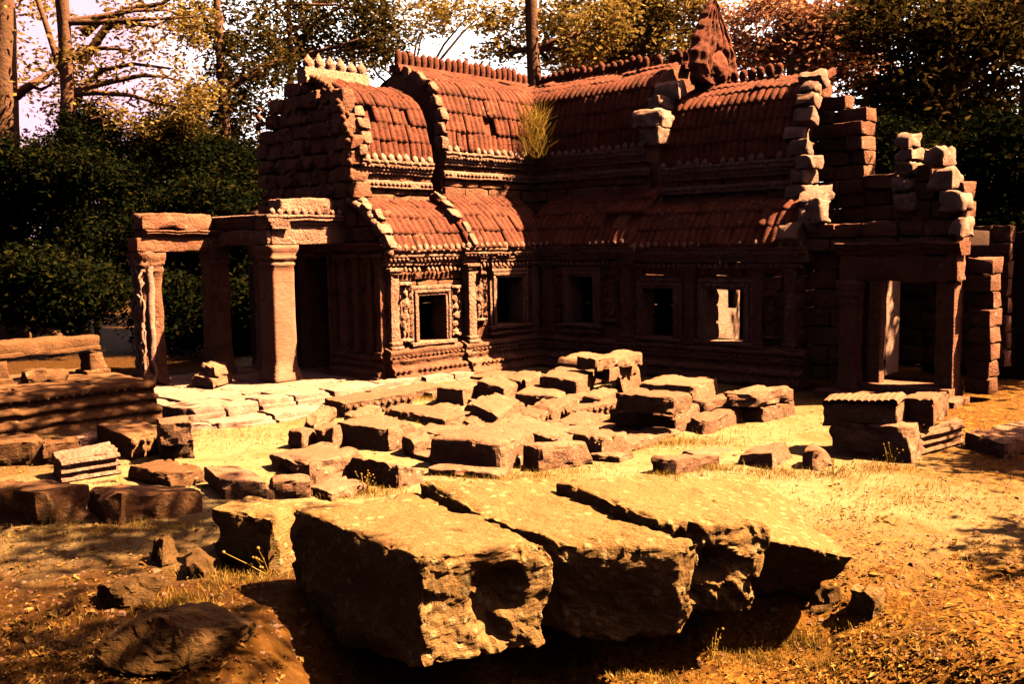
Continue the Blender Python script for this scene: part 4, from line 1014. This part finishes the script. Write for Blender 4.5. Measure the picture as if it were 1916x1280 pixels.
beam([(1246, 886), (1428, 1008), (1600, 1046), (1425, 886)], [.58, .42, .28, .44], [(.05, .1), (-.30, .1), (-.36, .35), (0, .2)], 'rightmost foreground beam, thin tilted slab with dark underside', 41, .40)
# ------------------------------------------------------------------ vegetation
def leaf_mat(name, c1, c2, c3, tr=.35):
    mt, nt, b, co = newmat(name)
    gi = nt.nodes.new("ShaderNodeNewGeometry")
    r = ramp(nt, gi.outputs["Random Per Island"], [(0, c1), (.55, c2), (1, c3)])
    nt.links.new(r, b.inputs["Base Color"]); b.inputs["Roughness"].default_value = .9; b.inputs["Specular IOR Level"].default_value = 0.0
    t = nt.nodes.new("ShaderNodeBsdfTranslucent"); nt.links.new(r, t.inputs[0])
    mx = nt.nodes.new("ShaderNodeMixShader"); mx.inputs[0].default_value = tr
    out = nt.nodes["Material Output"]; nt.links.new(b.outputs[0], mx.inputs[1]); nt.links.new(t.outputs[0], mx.inputs[2]); nt.links.new(mx.outputs[0], out.inputs[0])
    return mt
ML = {'olive': leaf_mat('olive_leaves', (.15, .09, .018), (.38, .24, .055), (.66, .45, .14)),
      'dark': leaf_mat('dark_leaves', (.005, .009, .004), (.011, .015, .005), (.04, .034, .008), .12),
      'rust': leaf_mat('rusty_leaves', (.36, .12, .07), (.70, .31, .17), (.85, .52, .28)),
      'mid': leaf_mat('mid_leaves', (.03, .022, .007), (.075, .055, .014), (.24, .15, .04)),
      'grass': leaf_mat('dry_grass', (.40, .22, .03), (.56, .34, .06), (.66, .46, .14), .25),
      'litter': leaf_mat('leaf_litter', (.14, .05, .012), (.32, .15, .03), (.52, .32, .10), .05)}
mt, nt, b_, co = newmat('bark')
nt.links.new(mix(nt, noise(nt, co, 3, 6, .7), (.16, .07, .04), (.32, .17, .10)), b_.inputs["Base Color"])
bp = nt.nodes.new("ShaderNodeBump"); bp.inputs["Distance"].default_value = .05; nt.links.new(noise(nt, co, 8, 6), bp.inputs["Height"]); nt.links.new(bp.outputs[0], b_.inputs["Normal"])
M['bark'] = mt
def leaves(rng, clumps, per, size, spread):
    """clumps: Nx3 centres; leaf-sized quads scattered through each"""
    n = len(clumps)*per; c = np.repeat(clumps, per, 0)
    sp = np.repeat(rng.uniform(.6, 1.3, len(clumps)), per)[:, None]
    d = rng.normal(0, 1, (n, 3))*spread*sp; d[:, 2] *= .6
    p = c+d
    a = rng.normal(0, 1, (n, 3)); a[:, 2] *= .5; a /= np.linalg.norm(a, axis=1, keepdims=True)
    b = np.cross(a, rng.normal(0, 1, (n, 3))); b /= np.linalg.norm(b, axis=1, keepdims=True)+1e-9
    s_ = size*rng.uniform(.6, 1.3, (n, 1)); a = a*s_; b = b*s_*.45
    V = np.stack([p-a, p+b*1.0-a*.1, p+a, p-b-a*.1], 1).reshape(-1, 3)
    return V, np.arange(n*4).reshape(n, 4)
def tree(name, label, base, h, r0, crowns, leafm, per=45, size=.12, spread=.38, dens=1.0, seed=1, bend=(0, 0), group=None, limbs=True, cat='tree', forks=()):
    rng = np.random.default_rng(seed); base = np.array(base, float)
    root = empty(name, base); tag(root, label, cat, group)
    mb = MB(); n = 14; f = np.linspace(0, 1, n)
    tr = np.stack([bend[0]*f**2+.06*np.sin(f*7+seed), bend[1]*f**2+.06*np.cos(f*6+seed), f*h-.3*(f == 0)], 1)
    rad = r0*(1-.72*f); rad[0] *= 1.35
    mb.tube(tr, rad, 10, amp=r0*.12)
    cl = []
    for (cx, cy, cz, rx, ry, rz, nc) in crowns:
        nc = int(nc*dens); u = rng.normal(0, 1, (nc, 3)); u /= np.linalg.norm(u, axis=1, keepdims=True); rr_ = rng.uniform(.25, 1, (nc, 1))**.5
        q = np.array([cx, cy, cz])+u*rr_*np.array([rx, ry, rz]); cl.append(q)
        if limbs:
            st0 = tr[np.argmin(np.abs(tr[:, 2]-min(h*.95, cz-.6*rz)))]
            for k in range(max(2, nc//14)):
                e = q[rng.integers(0, nc)]; mid = st0+(e-st0)*.55+rng.normal(0, .15, 3)*np.linalg.norm(e-st0)*.4+np.array([0, 0, .1])
                mb.tube([st0, st0*.55+mid*.45+rng.normal(0, .05, 3), mid, (mid+e)/2+rng.normal(0, .08, 3), e], np.linspace(r0*.30, .018, 5), 6)
    for pts, ra in forks: mb.tube(pts, ra, 8, amp=.03)
    mb.build('trunk', M['bark'], root)
    if cl:
        V, Q = leaves(rng, np.concatenate(cl), per, size, spread)
        g = MB(); g.add(V, Q); g.build('crown', ML[leafm], root, smooth=False)
    return root
def at(px, py, D):
    """world point on the ray of pixel (px,py) at depth D"""
    return CAM+ray(px, py)*D
def base_at(px, D):
    q = at(px, 700, D); return np.array([q[0], q[1], 0.0])
def cr(px, py, D, base, rpx, rpy, n, dd=1.5):
    q = at(px, py, D)-base; k = D/FPX
    return (q[0], q[1], q[2], rpx*k, max(1.0, rpx*k*.8), rpy*k, n)
GT = 'trees standing behind the temple'
# left edge: two bare trunks with light foliage
D = 30; b = base_at(35, D)
tree('tall_tree', 'thick dark trunk at the far left edge, climbing out of the undergrowth', b, 13, .62, [cr(30, 60, D, b, 120, 80, 20), cr(120, 160, D, b, 90, 70, 14), cr(40, 330, D-2, b, 70, 60, 14)], 'olive', 45, .10, .42, seed=2, group=GT, bend=(.3, 0))
D = 29; b = base_at(152, D)
tree('tall_tree', 'slender leaning trunk with long bare limbs beside the thick left trunk', b, 13, .36, [cr(215, 110, D, b, 120, 60, 26), cr(290, 30, D, b, 120, 50, 28), cr(250, 210, D, b, 120, 40, 26), cr(330, 180, D, b, 70, 40, 18)], 'olive', 45, .09, .34, seed=3, group=GT,
     forks=[([at(155, 60, D)-b, at(185, 40, D)-b, at(240, 18, D)-b, at(300, 5, D)-b, at(360, -30, D)-b], np.linspace(.16, .04, 5)), ([at(152, 120, D)-b, at(200, 50, D)-b, at(230, 40, D)-b, at(285, 48, D)-b, at(330, 30, D)-b], np.linspace(.14, .03, 5)), ([at(150, 190, D)-b, at(110, 120, D)-b, at(85, 40, D)-b, at(60, -30, D)-b], np.linspace(.14, .06, 4)), ([at(152, 170, D)-b, at(190, 130, D)-b, at(250, 118, D)-b, at(320, 128, D)-b], np.linspace(.09, .03, 4))])
D = 33; b = base_at(440, D)
tree('broadleaf_tree', 'loose dark green tree rising left of the lower roof crest', b, 11, .3, [cr(420, 40, D, b, 110, 50, 46), cr(470, 120, D, b, 95, 60, 56), cr(420, 190, D, b, 90, 40, 40), cr(330, 250, D, b, 90, 40, 40), cr(450, 265, D, b, 70, 40, 36)], 'mid', 50, .10, .34, seed=5, group=GT)
D = 36; b = base_at(562, D)
tree('broadleaf_tree', 'thin dark forked trunk with sparse leaves above the lower roof crest', b, 12, .22, [cr(560, 30, D, b, 110, 40, 40), cr(650, 20, D, b, 90, 40, 40), cr(700, 75, D, b, 80, 40, 46), cr(600, 90, D, b, 70, 30, 30), cr(520, 100, D, b, 60, 40, 26)], 'mid', 45, .10, .36, seed=8, group=GT,
     forks=[([at(562, 75, D)-b, at(590, 40, D)-b, at(640, 10, D)-b, at(700, -25, D)-b], np.linspace(.1, .03, 4)), ([at(560, 70, D)-b, at(535, 30, D)-b, at(515, 0, D)-b, at(490, -40, D)-b], np.linspace(.09, .03, 4))])
D = 40; b = base_at(780, D)
tree('broadleaf_tree', 'yellowish tree half hidden behind the main left ridge crest', b, 9, .25, [cr(690, 95, D, b, 60, 40, 40), cr(770, 30, D, b, 120, 34, 44), cr(860, 20, D, b, 90, 26, 26)], 'olive', 50, .10, .36, seed=9, group=GT)
D = 32; b = base_at(1006, D)
tree('tall_tree', 'straight reddish trunk rising from the corner where the two roofs meet', b, 14, .36, [cr(960, 40, D, b, 70, 40, 26), cr(930, 100, D, b, 40, 30, 10), cr(1090, 40, D, b, 100, 60, 60), cr(1060, 100, D, b, 50, 30, 26)], 'olive', 50, .10, .33, seed=12, group=GT)
D = 36; b = base_at(1200, D)
tree('broadleaf_tree', 'dense olive tree behind the right ridge, left of the tall finial', b, 10, .32, [cr(1150, 60, D, b, 120, 60, 90), cr(1230, 90, D, b, 90, 45, 70), cr(1250, 10, D, b, 110, 50, 80), cr(1120, 120, D, b, 70, 40, 40)], 'olive', 55, .11, .36, seed=14, group=GT)
D = 34; b = base_at(1470, D)
tree('broadleaf_tree', 'rusty sunlit tree directly right of the tall finial', b, 10, .32, [cr(1440, 50, D, b, 100, 70, 90), cr(1530, 110, D, b, 90, 60, 90), cr(1580, 30, D, b, 100, 60, 90), cr(1400, 110, D, b, 60, 40, 30), cr(1620, 130, D, b, 40, 40, 20)], 'rust', 55, .11, .36, seed=15, group=GT)
D = 31; b = base_at(1760, D)
tree('broadleaf_tree', 'broad dark tree with reddish highlights at the upper right', b, 11, .4, [cr(1700, 40, D, b, 120, 70, 100), cr(1820, 110, D, b, 120, 110, 150), cr(1700, 190, D, b, 100, 70, 110), cr(1650, 270, D, b, 60, 50, 60), cr(1800, 260, D, b, 110, 70, 110), cr(1900, 20, D, b, 80, 90, 80)], 'mid', 60, .12, .40, seed=16, group=GT)
D = 24; b = base_at(1900, D)
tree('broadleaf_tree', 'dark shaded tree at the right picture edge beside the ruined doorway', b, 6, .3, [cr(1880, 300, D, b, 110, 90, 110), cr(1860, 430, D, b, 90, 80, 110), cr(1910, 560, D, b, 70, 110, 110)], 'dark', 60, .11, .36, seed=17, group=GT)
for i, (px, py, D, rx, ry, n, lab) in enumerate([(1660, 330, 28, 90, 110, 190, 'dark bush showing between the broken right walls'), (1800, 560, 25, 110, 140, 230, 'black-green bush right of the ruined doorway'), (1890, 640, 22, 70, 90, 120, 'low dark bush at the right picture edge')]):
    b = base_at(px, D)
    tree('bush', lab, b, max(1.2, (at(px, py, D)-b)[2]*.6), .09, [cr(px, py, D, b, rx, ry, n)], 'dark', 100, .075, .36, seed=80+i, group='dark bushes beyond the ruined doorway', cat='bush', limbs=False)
# undergrowth behind the portico: bushes one can tell apart by their humps
GB = 'dark bushes behind the portico'
bush = [(60, 420, 27, 130, 130, 260, 'dark dense bush at the left edge beyond the balustrade'), (190, 380, 29, 120, 150, 260, 'tall dark bush under the slender leaning trunk'), (300, 330, 31, 90, 100, 200, 'rounded bush with yellow-green top left of the gable'),
        (330, 470, 27, 110, 110, 260, 'black-green bush seen between the portico pillars'), (420, 340, 30, 90, 90, 220, 'dark bush touching the left side of the gable'), (450, 500, 26.5, 70, 120, 160, 'shaded bush behind the inner portico pillar'), (110, 560, 24, 120, 60, 160, 'low dark bush behind the balustrade rail'), (335, 600, 24.5, 60, 60, 110, 'low undergrowth clump between the two outer portico pillars'), (450, 610, 23.5, 50, 60, 90, 'low undergrowth clump beside the door of the gable')]
rng_b = np.random.default_rng(77)
for i, (px, py, D, rx, ry, n, lab) in enumerate(bush):
    b = base_at(px, D)
    lobes = [cr(px+rng_b.uniform(-.6, .6)*rx, py-ry*rng_b.uniform(.2, 1.05), D+rng_b.uniform(-1, 1), b, rx*rng_b.uniform(.25, .5), ry*rng_b.uniform(.15, .35), n//7) for _ in range(5)]
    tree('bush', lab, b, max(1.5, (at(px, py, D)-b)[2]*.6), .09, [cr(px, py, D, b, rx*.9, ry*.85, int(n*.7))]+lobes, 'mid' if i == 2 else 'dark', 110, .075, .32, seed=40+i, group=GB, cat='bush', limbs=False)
# shade trees outside the frame on the right and a wood closing the view behind
tree('broadleaf_tree', 'shade tree beyond the right picture edge', (12.6, 19.0, 0), 9, .4, [(0, 0, 7.6, 2.6, 2.6, 1.6, 130), (1.6, -1.2, 8.6, 2.0, 2.0, 1.2, 60)], 'mid', 60, .13, .42, seed=60, group=GT)
tree('tall_tree', 'unseen tall tree right of the photographer, its canopy added to shade the left foreground', (9.2, 5.0, 0), 11, .5,
     [(5.6-9.2, .5, 10.4, 1.0, 1.1, .7, 22), (4.5-9.2, 3.6, 10.4, 1.3, 1.2, .7, 27), (2.2-9.2, 8.2, 10.4, 1.5, 1.8, .7, 46)], 'mid', 46, .12, .36, seed=61, group=GT, limbs=False)  # crowns out of view, added and placed to shade the left ground
tree('broadleaf_tree', 'smaller tree just beyond the right picture edge shading the near ground', (9.0, 7.4, 0), 5.4, .2, [(-.55, 0, 5.0, .5, .4, .4, 20), (.3, .2, 5.4, .8, .6, .5, 24)], 'mid', 50, .11, .30, seed=62, group=GT)
tree('broadleaf_tree', 'tree beyond the right picture edge beside the flat reddish slab', (10.9, 10.6, 0), 6.2, .24, [(-.5, 0, 5.9, .7, .4, .5, 24), (.5, .4, 6.4, .9, .8, .6, 30)], 'mid', 50, .11, .32, seed=63, group=GT)
rng = np.random.default_rng(5); cl = []
for i in range(420):
    x = rng.uniform(-34, 34); y = 46+rng.uniform(0, 8)+abs(x)*.05
    top = 4.4+1.2*math.sin(x*.4)+(4.5 if x > 14 else 0)+(1.5 if x < -14 else 0)
    cl.append((x, y, rng.uniform(.3, top)))
V, Q = leaves(rng, np.array(cl), 60, .2, .75)
g = MB(); g.add(V, Q)
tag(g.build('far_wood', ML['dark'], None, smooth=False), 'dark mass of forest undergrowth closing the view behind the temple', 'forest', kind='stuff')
cl = []  # leaf ring behind the camera, added to hold back sky light
for i in range(900):
    th = rng.uniform(-.15, math.pi+.15); r_ = 19+rng.uniform(0, 5); x = r_*math.cos(th); y = -r_*math.sin(th)*.8+2
    cl.append((x, y, rng.uniform(0, 13 if abs(x) < 14 else 9)))
for i in range(220): cl.append((-17+rng.uniform(-3, 3), rng.uniform(0, 15), rng.uniform(0, 12)))
V, Q = leaves(rng, np.array(cl), 26, .55, 1.0)
g = MB(); g.add(V, Q)
tag(g.build('sky_blocking_forest', ML['dark'], None, smooth=False), 'unseen jungle edge added behind the photographer to block sky light', 'forest', kind='stuff')
# dry grass, weeds and leaf litter
def blades(n, fn, hmin, hmax, wd, seed, mat, name, label, cat):
    rng = np.random.default_rng(seed); V = []
    for i in range(n):
        x, y, k = fn(rng); z = gz1(x, y)-.01; h = rng.uniform(hmin, hmax)*k; a = rng.uniform(0, 6.28); ln = rng.normal(0, .35, 2)*h; w_ = wd*rng.uniform(.6, 1.3)
        dx, dy = math.cos(a)*w_, math.sin(a)*w_
        V += [(x-dx, y-dy, z), (x+dx, y+dy, z), (x+dx*.3+ln[0], y+dy*.3+ln[1], z+h), (x-dx*.3+ln[0], y-dy*.3+ln[1], z+h)]
    g = MB(); g.add(np.array(V), np.arange(n*4).reshape(n, 4)); return tag(g.build(name, ML[mat], None, smooth=False), label, cat, kind='stuff')
tuft_px = [(1010, 885, 130, 14), (1180, 838, 60, 10), (1240, 830, 60, 10), (1240, 895, 70, 8), (1330, 880, 60, 8), (1430, 890, 80, 10), (1540, 895, 110, 14), (1640, 880, 70, 10), (880, 890, 80, 8), (700, 925, 60, 10), (640, 930, 50, 10), (560, 772, 90, 6), (820, 748, 60, 5), (1300, 830, 90, 8), (960, 900, 120, 8), (420, 1085, 60, 26), (480, 1080, 50, 18), (300, 990, 100, 14), (330, 1130, 90, 20), (1190, 1275, 160, 14), (1400, 1235, 80, 20), (1480, 1200, 60, 24), (1150, 790, 40, 6), (450, 775, 90, 5), (1600, 960, 200, 50), (1700, 1080, 200, 80), (1650, 1200, 220, 70), (1550, 1240, 120, 40), (1760, 930, 160, 40), (760, 800, 160, 40), (1000, 830, 150, 40), (450, 810, 90, 30), (1350, 810, 160, 40), (120, 1000, 150, 30), (150, 1200, 150, 60)]
def tf(rng):
    px, py, rx, ry = tuft_px[rng.integers(0, len(tuft_px))]
    q = PG(px+rng.normal(0, .5)*rx, min(1330, py+rng.normal(0, .5)*ry)); return q[0], q[1], min(1.0, .45+dep(q)*.035)
blades(19000, tf, .02, .10, .0035, 3, 'grass', 'dry_grass', 'sparse dry yellow grass growing round the fallen blocks', 'grass')
rng = np.random.default_rng(8); V = []; n = 0
while n < 5500:
    px, py = rng.uniform(-60, 1980), 860+430*rng.uniform(0, 1)**.8
    if 470 < px < 1560 and py < 1240 and rng.random() < .85: continue
    wgt = 1 if (px > 1400 or px < 420) else .4
    if rng.random() > wgt: continue
    q = PG(px, py)
    if vnoise(np.array([[q[0]*2.2, q[1]*2.2, .5]]), 31)[0] < rng.uniform(-.7, .5): continue
    z = q[2]+rng.uniform(.004, .02); L = rng.uniform(.008, .026)*(2.0 if rng.random() < .08 else 1); a = rng.uniform(0, 6.28)
    e1 = np.array([math.cos(a), math.sin(a), rng.normal(0, .25)])*L; e2 = np.array([-math.sin(a), math.cos(a), rng.normal(0, .3)])*L*rng.uniform(.35, .6)
    c = np.array([q[0], q[1], z]); V += [c-e1, c+e2+np.array([0, 0, .008]), c+e1, c-e2+np.array([0, 0, .008])]; n += 1
g = MB(); g.add(np.array(V), np.arange(n*4).reshape(n, 4))
tag(g.build('leaf_litter', ML['litter'], None, smooth=False), 'scattered dry fallen leaves over the foreground ground', 'leaf litter', kind='stuff')
rng = np.random.default_rng(21); g = MB(); oc = np.array([(1, 0, 0), (0, 1, 0), (-1, 0, 0), (0, -1, 0), (0, 0, .7), (0, 0, -.5)]); oq = np.array([(0, 1, 4, 4), (1, 2, 4, 4), (2, 3, 4, 4), (3, 0, 4, 4)])
for i in range(2600):
    px, py = rng.uniform(0, 1916), 745+500*rng.uniform(0, 1)**1.5
    q = PG(px, py); s_ = rng.uniform(.008, .03)*(1.8 if rng.random() < .06 else 1)
    V = oc*s_*rng.uniform(.6, 1.2, (6, 3)); th = rng.uniform(0, 6.28); V = np.stack([V[:, 0]*math.cos(th)-V[:, 1]*math.sin(th), V[:, 0]*math.sin(th)+V[:, 1]*math.cos(th), V[:, 2]], 1)
    mid = (V[[0, 1, 2, 3]]+V[4])*.5*1.15; VV_ = np.concatenate([V, mid]); g.add(VV_+q, np.array([(0, 1, 7, 6), (1, 2, 8, 7), (2, 3, 9, 8), (3, 0, 6, 9), (6, 7, 8, 9)]))
tag(g.build('pebbles', M['block'], None, smooth=False), 'small stone chips and pebbles strewn over the court', 'pebbles', kind='stuff')
def weed(px, py, h, seed, label, k=5):
    rng = np.random.default_rng(seed); q = PG(px, py); mb = MB()
    for i in range(k):
        d = rng.normal(0, .35, 2)*h; tip = np.array([d[0], d[1], h*rng.uniform(.6, 1)])
        mb.tube([(0, 0, -.01), tip*.5+rng.normal(0, .01, 3), tip], [.004, .003, .002], 5); mb.blob(tip, h*.05, 6)
        for j in range(2):
            t2 = tip*.6+rng.normal(0, .12, 3)*h; mb.tube([tip*.45, t2], [.0025, .0015], 5); mb.blob(t2, h*.035, 6)
    o = mb.build('weed', ML['grass'], None); o.location = tuple(q)
    tag(o, label, 'weed', 'dry weeds with seed heads')
weed(505, 1078, .30, 1, 'tall dry weed with seed heads before the dark squared block')
weed(690, 925, .22, 2, 'dry weed in the shadow of the leaning dark slab', 7)
weed(1560, 890, .20, 3, 'dry weed by the boulder at the foot of the fluted pile', 7)
weed(1660, 868, .22, 4, 'thin weed before the big dark lower block', 4)
weed(1335, 1235, .26, 5, 'sunlit leafy weed at the edge of the shadow below the beams', 6)
# yellow grass clump in the roof valley
rng = np.random.default_rng(4); V = []
for i in range(420):
    s0 = -.52+rng.normal(0, .12); t0 = -.52+rng.normal(0, .12); z = 4.3+rng.uniform(0, .9); c = TW(s0+(.1-(z-4.3)*.3), t0+(.1-(z-4.3)*.3), z); h = rng.uniform(.12, .5); d = rng.normal(0, .20, 2); w_ = .007
    V += [c+(-w_, 0, 0), c+(w_, 0, 0), c+(d[0]+.003, d[1], h), c+(d[0]-.003, d[1], h)]
g = MB(); g.add(np.array(V), np.arange(len(V)).reshape(-1, 4))
tag(g.build('grass_clump', ML['grass'], None, smooth=False), 'clump of dry yellow grass growing in the valley between the two roofs', 'grass clump')
# fallen pale branch on the slope behind the balustrade
mb = MB(); q0, q1 = at(62, 615, 24), at(135, 650, 22.5); mb.tube([q0, (q0+q1)/2+np.array([0, 0, .15]), q1], [.05, .10, .06], 8, amp=.03)
mid = (q0+q1)/2; mb.tube([mid, mid+np.array([-.5, .2, .35])], [.05, .02], 6); o = mb.build('fallen_branch', M['bark'], None, origin=q1)
tag(o, 'pale fallen branch lying behind the balustrade at left', 'branch')
